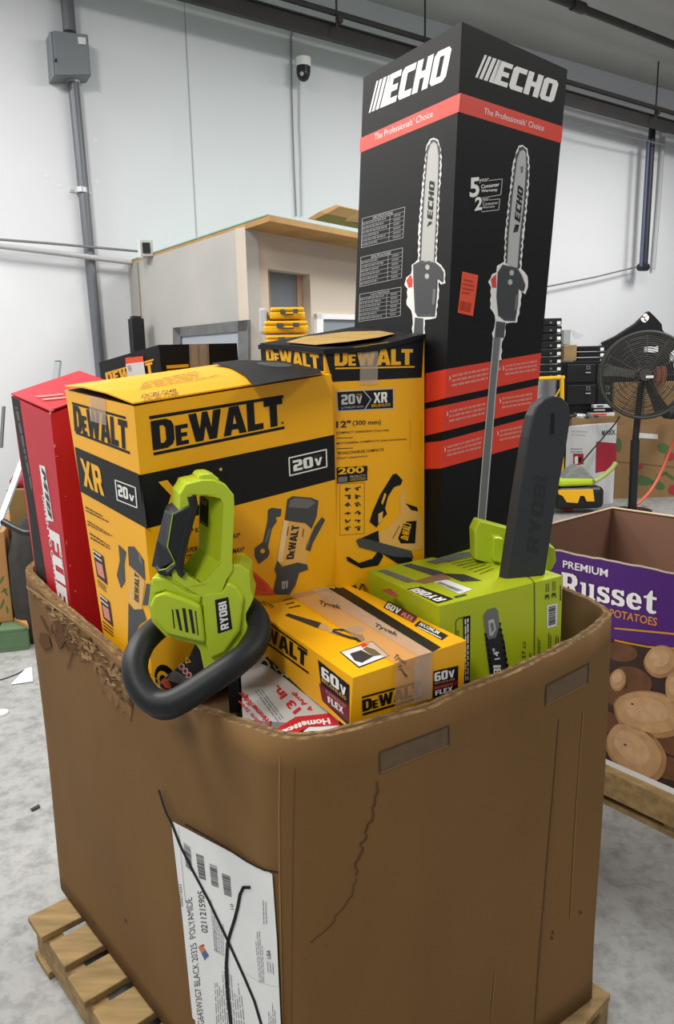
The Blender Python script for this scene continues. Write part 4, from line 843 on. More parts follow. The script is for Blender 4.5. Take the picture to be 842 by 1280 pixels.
f.text('e 37 cc', (670, 490), (670, 394), (655, 490), M_SOFTBLK, 2, 0.01); f.text('7 cc', (693, 510), (693, 440), (679, 510), M_SOFTBLK, 2, 0.01)
f.stroke([(672, 132), (690, 140), (705, 158), (706, 300), (704, 520)], 3.5, M_SOFTBLK, 2)
f.text('3', (766, 224), (765, 203), (748, 226), M_SOFTBLK, 2, 0.03); f.text('3', (793, 217), (792, 196), (775, 219), M_SOFTBLK, 2, 0.03)
f.fine([(750, 196), (750, 150), (766, 146), (767, 192)], 2, M_SOFTBLK, 2, 0.4, 3); f.fine([(777, 190), (777, 145), (792, 142), (793, 187)], 2, M_SOFTBLK, 2, 0.4, 5)
f.poly([(755, 249), (798, 239), (795, 331), (756, 343)], M_PAPER, 2); f.bars([(762, 255), (762, 333), (790, 325), (791, 248)], 22, M_SOFTBLK, 3)
for qd, n in (([(718, 470), (716, 378), (730, 375), (732, 460)], 2), ([(760, 445), (760, 360), (775, 356), (776, 435)], 2), ([(786, 440), (790, 370), (806, 365), (806, 430)], 2), ([(806, 230), (806, 140), (816, 138), (817, 228)], 1)): f.fine(qd, n, M_SOFTBLK, 2, 0.45, n)
f = Gr.face('t', zg)
f.poly([(188, 182), (246, 172), (378, 222), (312, 240)], M_BLK, 2); f.block('RYOBI', (352, 224), (234, 178), (312, 233), M_WHITE, 3)
f.poly([(295, 152), (350, 144), (455, 184), (400, 202)], M_PAPER, 2); f.bars([(322, 152), (418, 188), (395, 194), (308, 156)], 30, M_GREY, 3)
f.poly([(170, 85), (205, 79), (330, 112), (350, 126), (300, 130)], M_DGREY, 2); f.poly([(265, 72), (400, 36), (470, 30), (480, 40), (310, 80)], M_GREY, 2); f.poly([(330, 118), (420, 122), (492, 148), (410, 152)], M_SOFTBLK, 2); f.poly([(70, 108), (100, 102), (230, 150), (190, 156)], M_GREY, 2); f.poly([(215, 150), (330, 118), (370, 140), (260, 160)], mat('rust_ink', '#8c6a4d', 0.5), 2)
f.fine([(345, 70), (460, 48), (560, 100), (500, 128)], 7, M_SOFTBLK, 3, 0.16, 6); f.fine([(330, 40), (400, 22), (420, 30), (345, 52)], 2, M_SOFTBLK, 3, 0.3, 7); f.fine([(375, 210), (440, 196), (452, 203), (390, 220)], 1, M_SOFTBLK, 3, 0.6, 4)
f.poly([(85, 188), (120, 180), (158, 210), (140, 216)], mat('crushed_corner', '#8a3a28', 0.7), 2)
Gr.done(0.003)

# --- yellow saw carton in front with tape
Fx = Carton('cordless_saw_box', 'long yellow carton with clear tape lying in the front of the bulk box', (441, 847.5, 1.112), (316, 761, 1.47), (582.6, 800.5, 1.262), (437, 910, 1.119), (318, 800), (579, 859), M_YEL, zb=1.0175)
Fx_b = 0
zx = Z(310, 700, 0.33254); f = Fx.face('l', zx)
dewalt(f, (15, 257), (220, 407), (15, 205), M_BLK, 2); f.poly([(15, 188), (222, 338), (223, 346), (15, 196)], M_BLK, 2); f.poly([(15, 268), (227, 421), (228, 430), (15, 276)], M_BLK, 2)
f.poly([(-20, 245), (30, 290), (26, 360), (-20, 330)], M_YEL, 1)
f.poly([(262, 375), (380, 470), (378, 624), (280, 530)], M_BLK, 2); f.poly([(266, 462), (379, 548), (378, 612), (277, 525)], M_MAROON, 3); f.block('60', (276, 440), (342, 492), (274, 398), M_WHITE, 4); f.block('V', (346, 497), (368, 513), (345, 465), M_WHITE, 4); f.text('BRUSHLESS', (276, 455), (368, 528), (276, 443), M_TAN, 4); f.text('POWERED BY', (292, 500), (368, 560), (291, 486), M_PINKINK, 4); f.block('FLEX', (300, 535), (358, 580), (298, 510), M_WHITE, 4)
f = Fx.face('r', zx)
dewalt(f, (430, 571), (648, 505), (428, 527), M_BLK, 2); f.poly([(427, 514), (652, 452), (653, 459), (427, 521)], M_BLK, 2); f.poly([(430, 577), (652, 511), (652, 518), (430, 585)], M_BLK, 2)
f.poly([(697, 418), (790, 397), (788, 489), (694, 520)], M_BLK, 2); f.block('60', (700, 458), (750, 446), (700, 424), M_WHITE, 4); f.block('V', (754, 445), (776, 439), (753, 418), M_WHITE, 4); f.text('BRUSHLESS', (701, 468), (776, 450), (701, 462), M_TAN, 4); f.poly([(696, 474), (789, 450), (789, 470), (696, 495)], M_MAROON, 3); f.text('POWERED BY', (702, 486), (770, 468), (702, 479), M_PINKINK, 4); f.block('FLEX', (703, 510), (768, 492), (703, 492), M_WHITE, 4)
f = Fx.face('t', zx)
f.poly([(222, 92), (262, 58), (350, 98), (560, 228), (725, 328), (690, 347), (520, 245), (340, 130)], M_BLK, 1); f.block('FLEX', (262, 95), (325, 108), (268, 78), M_WHITE, 2); dewalt(f, (316, 64), (426, 116), (332, 44), M_BLK, 2)
f.poly([(527, 153), (637, 212), (620, 236), (507, 178)], M_BLK, 1); f.block('60V', (514, 178), (564, 204), (527, 160), M_WHITE, 2); f.poly([(580, 184), (637, 212), (620, 236), (566, 208)], M_MAROON, 2); f.block('FLEX', (574, 208), (614, 230), (584, 194), M_PINKINK, 3)
f.poly([(645, 228), (752, 284), (728, 302), (623, 246)], M_BLK, 1); f.text('MAXIMUM', (640, 244), (712, 280), (650, 234), M_WHITE, 2, 0.02); f.poly([(640, 250), (722, 290), (727, 297), (632, 250)], M_PAPER, 2)
f.text('DCK777', (28, 152), (92, 186), (34, 140), M_SOFTBLK, 2, 0.02); f.fine([(110, 122), (150, 108), (210, 180), (160, 190)], 5, M_DKBR, 2, 0.25, 3)
f.poly([(138, 208), (150, 200), (276, 236), (262, 256)], M_SOFTBLK, 2); f.poly([(276, 234), (302, 248), (290, 266), (262, 254)], mat('tool_tan', '#c9a070', 0.5), 2); f.poly([(290, 252), (320, 258), (350, 268), (340, 284), (300, 270)], mat('tool_tan', '#c9a070', 0.5), 2)
f.stroke([(318, 268), (350, 280), (380, 290), (425, 300)], 9, M_SOFTBLK, 3); f.stroke([(322, 262), (360, 262), (400, 280), (430, 285)], 7, M_SOFTBLK, 3); f.poly([(400, 290), (430, 280), (440, 302), (410, 308)], M_SOFTBLK, 3); f.poly([(370, 256), (420, 248), (440, 262), (400, 272)], mat('steel_ink', '#a7a69b', 0.5), 2)
f.poly([(343, 346), (466, 303), (532, 360), (416, 406)], M_BLK, 1); f.poly([(349, 346), (465, 308), (525, 359), (417, 400)], M_PAPER, 2); f.poly([(382, 352), (425, 338), (470, 362), (428, 386), (400, 378)], M_SOFTBLK, 3); f.poly([(445, 325), (478, 338), (500, 356), (470, 362), (430, 335)], mat('battery_olive', '#6a5a35', 0.5), 3); f.poly([(418, 318), (445, 308), (455, 318), (430, 330)], M_REDINK, 3)
Fx.done(0.003)
b = MB(); M_TANTAPE = mat('beige_tape', '#dcb48c', 0.2, alpha=0.48, var=0.15, scale=25); f = Face(b, Fx.N, Fx.nt, zx, 0.0006)
f.poly([(118, 118), (185, 97), (262, 82), (692, 346), (552, 388), (190, 150)], M_TANTAPE, 6); f.poly([(215, 100), (262, 82), (692, 346), (640, 360)], M_TAPE, 7)
for a_, c_, e_ in (((262, 168), (345, 188), (268, 150)), ((468, 250), (556, 290), (480, 236)), ((540, 368), (588, 400), (556, 352))): f.text('Tyvek', a_, c_, e_, M_SOFTBLK, 8, 0.02)
f2 = Face(b, Fx.N, Fx.nr, zx, 0.0006); f2.poly([(552, 388), (692, 346), (690, 516), (550, 562)], M_TANTAPE, 6); f2.poly([(625, 364), (692, 346), (690, 516), (622, 540)], M_TAPE, 7); f2.text('Tyvek', (556, 398), (590, 446), (572, 392), M_SOFTBLK, 8, 0.02)
b.build('packing_tape', Fx.root)['label'] = 'beige translucent packing tape'

# --- silver string trimmer carton
pa, pb, pc = atz(423, 911, 1.006), atz(300, 893, 1.010), atz(340, 822, 1.032); nt = (pb - pa).cross(pc - pa).normalized()
root = thing('string_trimmer_box', 'silver and red string trimmer carton lying flat under the taped yellow box', 'box', V((pb.x, pb.y, 0.94)))
b = MB(); P = [hit(x, y, pa, nt) for x, y in ((424, 909), (300, 900), (301, 836), (335, 805), (405, 800))]
P[1] = P[1] if (P[1] - FC).dot(ND) > 0.03 else P[1] + ND * (0.035 - (P[1] - FC).dot(ND))
M_SILVC = mat('silver_carton', '#c3c3c2', 0.4, var=0.08, scale=9); b.prism(P, (0, 0, -0.06), M_SILVC); f = Face(b, pa, nt, Z(280, 800, 0.19), 0.0004); M_HRED = mat('print_red', '#c21f2c', 0.45)
f.poly([(470, 505), (690, 482), (770, 560), (570, 568), (430, 630), (330, 592)], M_HRED, 1); f.poly([(520, 600), (560, 572), (760, 566), (750, 600), (560, 640)], M_PAPER, 2)
f.text('Home', (690, 512), (505, 535), (702, 552), M_WHITE, 2, 0.04); f.text('lite', (500, 540), (362, 600), (512, 568), M_WHITE, 2, 0.04)
f.text('13 in.', (510, 452), (352, 292), (462, 490), M_HRED, 2, 0.04); f.text('4 Amp', (598, 446), (462, 332), (566, 474), M_HRED, 2, 0.03)
f.text('Electric String', (285, 572), (116, 392), (250, 588), M_HRED, 2, 0.02); f.text('Trimmer/Edger', (328, 535), (120, 325), (290, 568), M_HRED, 2, 0.03)
f.fine([(350, 540), (150, 270), (200, 250), (400, 510)], 3, M_GREY, 2, 0.35, 3)
f.poly([(240, 155), (300, 85), (440, 200), (720, 470), (690, 478), (600, 410), (400, 250), (300, 180)], M_BLK, 1); f.stroke([(235, 160), (265, 182), (300, 170), (285, 140), (255, 120)], 12, M_SILV, 2); f.stroke([(325, 165), (345, 200), (360, 190), (385, 215), (375, 235), (400, 225), (420, 245)], 10, M_SILV, 2)
b.build('carton', root, bevel=0.002)

# ------------------------------------------------------------------ lime chainsaw with bar cover, standing in the lime carton
root = thing('chainsaw', 'lime green chainsaw poking out of the lime carton with a black bar cover upright', 'chainsaw', atY(650, 722, 1.50))
zs = Z(570, 480, 0.203); Yb, Yt = 1.475, 1.50
def sp(x, y):
    (px, py), = zs((x, y)); t = (y - 62) / (1215 - 62); return atY(px, py, Yt + (Yb - Yt) * t)
out = [(300, 1235), (380, 700), (440, 330), (470, 195), (497, 135), (545, 92), (600, 72), (655, 82), (695, 125), (708, 190), (700, 260), (690, 330), (620, 700), (548, 1180)]
b = MB(); vec = V((-0.0125, 0.020, 0.0)); b.prism([sp(*q) for q in out], vec, M_SCAB)
fN = (sp(300, 1200) - sp(540, 1160)).cross(sp(600, 100) - sp(540, 1160)).normalized(); f = Face(b, sp(540, 1160), fN, zs, 0.0005)
f.poly([(582, 182), (606, 176), (602, 308), (577, 312)], M_BLK, 1); f.block('RYOBI', (500, 1045), (560, 575), (430, 1030), M_SCABD, 1); o = b.build('bar_cover', root, bevel=0.004, seg=3); o['label'] = 'black plastic bar cover'  # flat darker letters: shade of the embossing put into the colour
b = MB(); G = [(593, 664), (599, 651), (632, 660), (660, 668), (686, 678), (694, 686), (695, 702), (690, 712), (683, 722), (594, 700)]
b.prism([atY(x, y, 1.60) for x, y in G], (-0.004, 0.05, 0), M_LIME); b.prism([atY(x, y, 1.575) for x, y in ((617, 671), (629, 673), (629, 705), (616, 702))], (0, 0.03, 0), M_LIME); b.prism([atY(x, y, 1.56) for x, y in ((684, 680), (694, 686), (695, 702), (690, 712), (683, 716))], (0, 0.05, 0), M_LIME)
b.build('housing', root, bevel=0.004)

# ------------------------------------------------------------------ lime hedge trimmer hanging over the rim
root = thing('hedge_trimmer', 'lime green power trimmer with dark grip and round black handle hanging over the rim', 'hedge trimmer', atY(270, 840, 1.29))
K = 1.22; zh = Z(170, 580, 0.19); YF = 1.06 * K; sw = V((-0.024, 0.062, 0.001)) * K
def hp(q, Y=YF, zz=zh): (x, y), = zz(q); return atY(x, y, Y)
outer = [(330, 130), (420, 108), (520, 108), (590, 135), (645, 205), (650, 300), (642, 440), (634, 640), (640, 700), (600, 760), (560, 860), (430, 880), (330, 820), (240, 760), (232, 700), (252, 560), (270, 400), (282, 310), (285, 200)]
hole = [(372, 207), (480, 210), (560, 232), (572, 270), (565, 400), (552, 660), (430, 790), (340, 735), (305, 650), (330, 480), (370, 300)]
b = MB(); b.prism([hp(q) for q in outer], sw, M_LIME, hole=[hp(q) for q in hole]); b.build('handle_frame', root, bevel=0.006, seg=3)
b = MB(); w0 = [hp((573, 236)), hp((556, 652)), hp((440, 782))]; w1 = [hp((490, 222), YF + 0.034 * K), hp((488, 604), YF + 0.034 * K), hp((372, 738), YF + 0.034 * K)]; w2 = [hp((416, 212), YF + 0.056 * K), hp((412, 548), YF + 0.056 * K), hp((306, 676), YF + 0.056 * K)]
for A_, B_ in ((w0, w1), (w1, w2)):
    for i in (0, 1): b.prism([A_[i], A_[i + 1], B_[i + 1], B_[i]], V((0.004, 0.006, 0)) * K, M_LIME)
b.build('inner_web', root)
b = MB(); b.prism([hp(q, YF + 0.012 * K) for q in ((400, 110), (420, 66), (500, 60), (545, 95), (560, 120))], sw * 0.8, M_LIME); b.build('top_button', root, bevel=0.006, seg=3)
grip = [(240, 330), (300, 300), (362, 268), (340, 430), (308, 600), (288, 700), (255, 650), (208, 545)]
b = MB(); b.prism([hp(q, YF - 0.005 * K) for q in grip], sw * 1.12, M_RUB); b.prism([hp(q, YF - 0.005 * K) for q in ((150, 690), (205, 712), (262, 655), (280, 672), (205, 745), (140, 722))], sw * 0.9, M_RUB)
b.prism([hp(q, YF + e * K) for q, e in (((186, 300), 0.03), ((243, 328), -0.004), ((207, 545), -0.004), ((253, 645), -0.004), ((158, 696), 0.012), ((98, 676), 0.03), ((124, 545), 0.03))], V((0.004, 0.03, 0)) * K, M_RUB); b.build('grip', root, bevel=0.004, seg=2)
b = MB(); b.tube([hp(q, YF - 0.006 * K) for q in ((243, 322), (226, 420), (206, 545), (254, 645), (200, 690), (150, 700))], 0.001, M_LIME, 6); b.build('grip_line', root)
b = MB(); b.tube([hp(q, YF - 0.001 * K) for q in ((365, 212), (378, 270), (352, 370), (322, 480), (294, 600), (284, 680), (300, 715), (318, 728))], 0.0068 * K, M_BLKPL, 10); b.build('trigger', root)
body = [(218, 722), (235, 738), (252, 744), (277, 741), (284, 725), (290, 706), (300, 706), (312, 715), (313, 738), (317, 748), (313, 757), (307, 768), (307, 777), (311, 786), (296, 808), (278, 822), (255, 838), (250, 814), (245, 806), (206, 795), (190, 778), (185, 757), (187, 742), (188, 728), (200, 716)]
b = MB(); b.prism([atY(x, y, YF + 0.004 * K) for x, y in body], V((-0.004, 0.075, 0)) * K, M_LIME); b.build('motor_housing', root, bevel=0.008, seg=3)
b = MB(); cov = [(192, 746), (206, 741), (228, 748), (250, 758), (253, 776), (256, 804), (206, 792), (191, 776), (187, 758)]; b.prism([atY(x, y, YF - 0.012 * K) for x, y in cov], V((0, 0.03, 0)) * K, M_LIME)
b.prism([atY(x, y, YF - 0.006 * K) for x, y in ((252, 744), (277, 741), (284, 728), (296, 735), (304, 748), (299, 790), (280, 816), (262, 824), (257, 806), (254, 776))], V((0, 0.03, 0)) * K, M_LIME); b.prism([atY(x, y, YF - 0.001 * K) for x, y in ((189, 722), (205, 722), (235, 741), (252, 746), (250, 756), (228, 747), (206, 739), (190, 743))], V((0, 0.03, 0)) * K, M_LIME)
b.build('side_cover', root, bevel=0.005, seg=2)
fb = Face(MB(), atY(220, 770, YF - 0.012 * K), V((0, 1, 0)), zh, 0.0006)
for x0, y0, x1, y1, w in ((234, 955, 250, 1085, 9), (258, 955, 292, 1098, 20), (302, 948, 332, 1110, 22), (344, 955, 376, 1118, 22), (386, 965, 406, 1130, 8)):
    b = MB(); fb.mb = b; fb.slab([(x0, y0), (x0 + w, y0 + 4), (x1 + w * 0.6, y1), (x1 - w * 0.3, y1 - 5)], 0.0008, M_BLKPL); b.build('vent_slot', root)
b = MB(); f = Face(b, atY(280, 770, YF - 0.006 * K), V((0, 1, 0)), zh, 0.0006); f.slab([(518, 895), (606, 876), (632, 1085), (538, 1117)], 0.0008, M_BLK); f.block('RYOBI', (610, 1080), (592, 900), (558, 1095), M_WHITE, 3); b.build('name_badge', root)
b = MB(); nn = (w1[1] - w1[0]).cross(w2[0] - w1[0]).normalized(); f = Face(b, w1[0], nn, zh, 0.0006)
f.poly([(424, 207), (476, 242), (471, 418), (417, 382)], M_BLK, 2); f.fine([(430, 222), (470, 248), (470, 285), (430, 265)], 3, M_SILV, 3, 0.4, 2); f.fine([(428, 372), (464, 398), (466, 408), (428, 382)], 1, M_SILV, 3, 0.5, 2); b.build('rating_label', root)
ring = [(306, 757, 1.115), (316, 766, 1.10), (323, 780, 1.08), (322, 797, 1.055), (312, 814, 1.025), (290, 832, 1.0), (262, 851, 0.985), (236, 868, 0.975), (213, 879, 0.97), (195, 878, 0.975), (180, 866, 0.985), (170, 847, 1.0), (169, 827, 1.02), (177, 806, 1.05), (190, 791, 1.085), (206, 778, 1.115)]
P = [atY(q[0], q[1], q[2] * K) for q in ring]
def catmull(P, k=4):
    o = []
    for i in range(len(P) - 1):
        p0, p1, p2, p3 = P[max(i - 1, 0)], P[i], P[i + 1], P[min(i + 2, len(P) - 1)]
        for t in range(k):
            t /= k; o.append(0.5 * ((2 * p1) + (p2 - p0) * t + (2 * p0 - 5 * p1 + 4 * p2 - p3) * t * t + (3 * p1 - p0 - 3 * p2 + p3) * t ** 3))
    return o + [P[-1]]
b = MB(); PR = catmull(P); b.tube(PR, 0.0195 * K, M_RUB, 18)
lip = [p + V((0, -0.004, -0.017)) * K for p in PR[14:42]]; b.tube(lip, 0.006 * K, M_RUB, 8)
fr2 = Face(b, atY(240, 880, 0.955), V((0, 1, 0.25)), Z(140, 740, 0.2494), 0.0)
o = b.build('front_handle', root); o['label'] = 'round black front handle'
bv = BVHTree.FromPolygons([tuple(p) for p in b.v], b.f); b = MB(); g = Surf(b, bv, Z(140, 740, 0.2494), 0.0006)
g.text('EXPAND-IT', (345, 634), (480, 572), (341, 626), M_SILV, 1) if 0 else None
for k in range(9): x = 345 + k * 15; y = 632 - k * 7; g.poly([(x, y - 5), (x + 9, y - 9), (x + 10, y - 4), (x + 1, y)], M_GREY, 1)
g.poly([(484, 560), (518, 545), (520, 556), (486, 570)], M_YELINK, 1); g.poly([(522, 530), (546, 512), (550, 524), (526, 540)], mat('blue_ink', '#3a50b0', 0.5), 1); b.build('handle_print', root)
b = MB(); bg = [(236, 822), (246, 800), (256, 800), (266, 842), (262, 850), (240, 868), (215, 866), (199, 858), (203, 850)]; b.prism([atY(x, y, 1.125 * K) for x, y in bg], (0, 0.006, 0), M_BLKPL)
f = Face(b, atY(240, 840, 1.125 * K), V((0, 1, 0)), Z(140, 740, 0.2494), 0.0006)
f.poly([(372, 320), (397, 352), (366, 358)], mat('warning_amber', '#e0a02c', 0.5), 2); f.poly([(375, 333), (385, 348), (373, 350)], M_BLK, 3)
for q in ((348, 374), (366, 396), (384, 417)): f.poly(ell(q[0], q[1], 15, 17, 30), mat('warning_pink', '#d9a6a0', 0.5), 2); f.poly(ell(q[0], q[1], 8, 9), M_MAROON, 3)
f.fine([(312, 392), (378, 430), (362, 470), (270, 440)], 6, M_SILV, 2, 0.45, 3, True); f.poly([(246, 440), (275, 432), (300, 478), (268, 488)], M_ORANGE, 2); b.build('blade_guard', root, bevel=0.001)
b = MB(); q0 = atY(288.5, 800, 1.335); b.box(V((q0.x - 0.0105, q0.y, 0.945)), (0.021, 0, 0), (0, 0.035, 0), (0, 0, q0.z - 0.945), M_BLKPL); b.build('blade_sheath', root, bevel=0.002)

# ------------------------------------------------------------------ potato bin at the right
PZ = 0.155
f0, f1 = atz(753, 952, PZ), atz(842, 991.6, PZ); PD = (f1 - f0).normalized(); PN = V((PD.y, -PD.x, 0)); PN = PN if PN.dot(CAM - f0) > 0 else -PN
root = thing('potato_bin', 'purple and brown cardboard produce bin printed with russet potatoes', 'produce bin', f0 + PD * 0.3 - PN * 0.4)
tp = hit(689, 686, f0, PN); zt_ = tp.z
b = MB(); fp = Face(b, f0, PN, off=0.0006)
M_BROWNP = mat('bin_dark_print', '#3a2620', 0.6, var=0.35, scale=9); M_PURP = mat('purple_print', '#4b1d70', 0.5, var=0.06, scale=4)
TL = hit(640, 677, f0, PN); TR = f1 + PD * 0.7; TR = V((TR.x, TR.y, hit(842, 716, f0, PN).z - 0.0)); 
a = V((TL.x, TL.y, PZ)); c = V((TR.x, TR.y, PZ)); b.prism([a, c, TR, TL], -PN * 0.012, M_BROWNP)
def fpz(px, py): return fp.at((px, py), 1)
fp.poly([(640, 677), (689, 686), (842, 717), (900, 729), (900, 824), (842, 811), (806, 805), (770, 799), (700, 789), (640, 780)], M_PURP, 1)
M_POT = mat('potato_skin_print', '#a67c50', 0.6, var=0.28, scale=22); M_POTD = mat('potato_shadow_print', '#6b4528', 0.6, var=0.3, scale=20); M_POTL = mat('potato_light_print', '#c8a177', 0.6, var=0.18, scale=30); M_POTM = mat('potato_mid_print', '#bd9467', 0.6, var=0.22, scale=26)
for q in ((775, 815, 22, 12, 10), (790, 850, 26, 16, 20), (768, 862, 16, 22, -20), (840, 925, 25, 18, 30), (765, 905, 20, 12, 40), (835, 960, 30, 14, 20)): fp.poly(ell(*q), M_POTD, 2)
for q in ((826, 827, 22, 20, 10), (846, 862, 16, 23, 0), (813, 893, 49, 28, 8), (795, 941, 46, 29, 42), (772, 850, 10, 14, 0)):
    def blob(cx, cy, rx, ry, ang, sd):
        P = ell(cx, cy, rx, ry, ang, 30); return [(cx + (x - cx) * (1 + 0.05 * math.sin(k * 0.42 + sd) + 0.03 * math.sin(k * 0.9 + sd * 2)), cy + (y - cy) * (1 + 0.05 * math.sin(k * 0.42 + sd))) for k, (x, y) in enumerate(P)]
    sd = q[0] * 0.37; fp.poly(blob(*q, sd), M_POT, 4); fp.poly(blob(q[0] - q[2] * 0.05, q[1] - q[3] * 0.09, q[2] * 0.9, q[3] * 0.86, q[4], sd), M_POTM, 5); fp.poly(blob(q[0] - q[2] * 0.12, q[1] - q[3] * 0.2, q[2] * 0.6, q[3] * 0.52, q[4], sd), M_POTL, 6)
    rr = random.Random(int(q[0]))
    for k in range(9): a_, r_ = rr.uniform(0, 6.3), rr.uniform(0.1, 0.75); fp.poly(ell(q[0] + math.cos(a_) * q[2] * r_, q[1] + math.sin(a_) * q[3] * r_, rr.uniform(0.4, 0.9), rr.uniform(0.3, 0.6), 20, 8), M_POT, 7)
for q in ((790, 880), (781, 931)): fp.poly(ell(q[0], q[1], 2.2, 1.2, 20), M_POTD, 7)
zp = Z(690, 680, 0.1805); f = Face(b, f0, PN, zp, 0.0006); M_OCH = mat('ochre_ink', '#c98a2e', 0.5)
f.text('PREMIUM', (72, 162), (382, 230), (74, 112), M_WHITE, 3, 0.015)
M_SHAD = mat('letter_outline_ink', '#2c1240', 0.5)
for dx, lay, mt in ((7, 3, M_SHAD), (0, 4, M_WHITE)): f.block('~Russet', (62 + dx, 342), (720 + dx, 490), (64 + dx, 236), mt, lay, gap=0.1)
f.text('POTATOES', (395, 502), (722, 570), (400, 448), M_OCH, 3, 0.015)
f.poly([(430, 578), (842, 616), (1100, 660), (1100, 672), (842, 630), (430, 590)], M_OCH, 3); f.poly([(430, 660), (520, 680), (660, 706), (842, 718), (1100, 760), (1100, 772), (842, 730), (660, 718), (520, 692), (430, 672)], M_OCH, 3)
fp.poly([(753, 947), (900, 1011), (900, 1020), (753, 954)], M_PAPER, 6)
b.build('front_panel', root)
b = MB(); fp.mb = b; rnd = random.Random(5); rag = []
for i in range(26): x = 640 + i * 10; y = 677 + (x - 640) * 0.1955; rag.append((x, y - 1.2 + rnd.uniform(-0.8, 0.8)))
fp.poly(rag + [(x, y + 2.4) for x, y in reversed(rag)], mat('torn_white_edge', '#cbb9a4', 0.8), 3); b.build('torn_edge', root)
zb2 = zt_ + 0.06; M1 = atz(765, 635, zb2); M0 = atz(655, 664, zb2); M2 = M1 + PD * 1.1 + V((0, 0, 0)); M_BIN = mat('bin_inner_board', '#8a6450', 0.8, var=0.08, scale=3)
b = MB(); g2 = lambda p: V((p.x, p.y, PZ))
for p, q in ((TL, M0), (M0, M1), (M1, M2), (M2, TR)):
    nrm = V((-(q - p).y, (q - p).x, 0)).normalized() * 0.012; b.prism([g2(p), g2(q), q, p], nrm, M_BIN)
b.build('back_panels', root)
b = MB(); b.tube([M0, M1, M2], 0.006, mat('board_edge', '#c9ac8b', 0.8), 6); b.build('rim_edge', root)
pal = thing('wooden_pallet', 'pale wooden pallet under the potato bin', 'pallet', f0 + PD * 0.3 - PN * 0.4 - V((0, 0, PZ)))
for i in range(6):
    b = MB(); b.box(V((f0.x, f0.y, 0.13)) + PD * -0.35 + PN * 0.02 - PN * (0.17 * i), PD * 1.35, -PN * 0.12, (0, 0, 0.022), M_WOOD); b.build('deck_board', pal, bevel=0.003)
for s in (-0.35, 0.25, 0.9):
    b = MB(); b.box(V((f0.x, f0.y, 0.022)) + PD * s + PN * 0.015, PD * 0.09, -PN * 1.0, (0, 0, 0.108), M_WOOD); b.build('stringer', pal, bevel=0.003)
b = MB(); b.box(V((f0.x, f0.y, 0.05)) + PD * -0.35 + PN * 0.04, PD * 1.35, -PN * 0.022, (0, 0, 0.10), M_WOOD); b.build('side_board', pal, bevel=0.003)
b = MB(); b.box(V((f0.x, f0.y, 0.0)) + PD * -0.35 + PN * 0.02, PD * 1.35, -PN * 0.12, (0, 0, 0.022), M_WOOD); b.build('bottom_board', pal, bevel=0.003)

# ------------------------------------------------------------------ far right clutter (about 8-9.5 m away)
def pbox(mb, x0, x1, y0, y1, Y, dep, mt, skew=0.0):
    a = atY(x0, y1, Y); c = atY(x1, y0, Y); mb.box(a, (c.x - a.x, skew, 0), (-skew * dep / max(0.01, (c.x - a.x)), dep, 0), (0, 0, c.z - a.z), mt); return a, c
words = ('topmost', 'second from the top', 'third from the top', 'fourth from the top', 'fourth from the bottom', 'third from the bottom', 'second from the bottom', 'lowest')
for i in range(8):
    y0 = 397.5 + i * 9.6; root = thing('black_case', 'black white-labelled case, %s of eight stacked beside the tall black carton' % words[i], 'case', atY(688, y0 + 9.4, 8.7), 'black cases in the tall stack')
    b = MB(); pbox(b, 668, 702, y0, y0 + 9.3, 8.7, 0.3, M_BLKCART); b.build('case_body', root, bevel=0.006)
    b = MB(); pbox(b, 696, 700.5, y0 + 4, y0 + 8, 8.693, 0.01, M_WHITE); b.build('end_label', root); b = MB(); pbox(b, 687, 689.5, y0 + 4.5, y0 + 7, 8.693, 0.01, M_GREY); b.build('latch', root)
M_YST = mat('yellow_steel', '#e2b013', 0.5)
root = thing('yellow_cart', 'yellow steel cart frame behind the tall black carton', 'cart', V((atY(690, 480, 8.3).x, 8.3, 0)))
for (q0, q1, w) in (((660, 474), (705, 472), 0.05), ((702, 470), (702, 660), 0.05), ((694, 496), (702, 482), 0.02), ((664, 474), (664, 660), 0.05)):
    b = MB(); b.tube([atY(*q0, 8.3), atY(*q1, 8.3)], w / 2, M_YST, 6); b.build('frame_bar', root)
b = MB(); pbox(b, 668, 699, 504, 560, 8.32, 0.25, M_BLKCART); b.build('shelf_load', root)
# low black drawer stack
root = thing('drawer_cabinet', 'wide black drawer cabinet left of the drum fan', 'cabinet', V((atY(735, 500, 9.0).x, 9.1, 0)))
b = MB(); a_ = atY(706, 452, 9.0); c_ = atY(764, 452, 9.0); b.box((a_.x, 9.0, 0), (c_.x - a_.x, 0, 0), (0, 0.3, 0), (0, 0, a_.z), M_BLKCART); b.build('cabinet_body', root, bevel=0.006)
for (x0, x1, y0, y1) in ((708, 744, 455, 478), (746, 763, 455, 478), (708, 744, 481, 506), (746, 763, 481, 506)):
    b = MB(); pbox(b, x0, x1, y0, y1, 8.985, 0.02, M_BLKPL); d_ = b.build('drawer', root, bevel=0.004)
    cx = x0 + (x1 - x0) * 0.75; b = MB(); pbox(b, cx - 3, cx + 3, y0 + 10, y0 + 11.3, 8.97, 0.02, M_SILV); pbox(b, cx - 3, cx + 3, y0 + 16, y0 + 17, 9.27, 0.02, M_SILV) if 0 else None; b.build('handle', d_)
    b = MB(); pbox(b, cx - 2.5, cx + 2.5, y0 + 2, y0 + 7, 8.978, 0.008, M_GREY); f = Face(b, atY(cx, y0, 8.978), V((0, 1, 0)), ID, 0.003); f.poly([(cx - 1.3, y0 + 3.2), (cx + 1.3, y0 + 3.2), (cx + 1.3, y0 + 5.8), (cx - 1.3, y0 + 5.8)], M_BLK); b.build('emblem', d_)
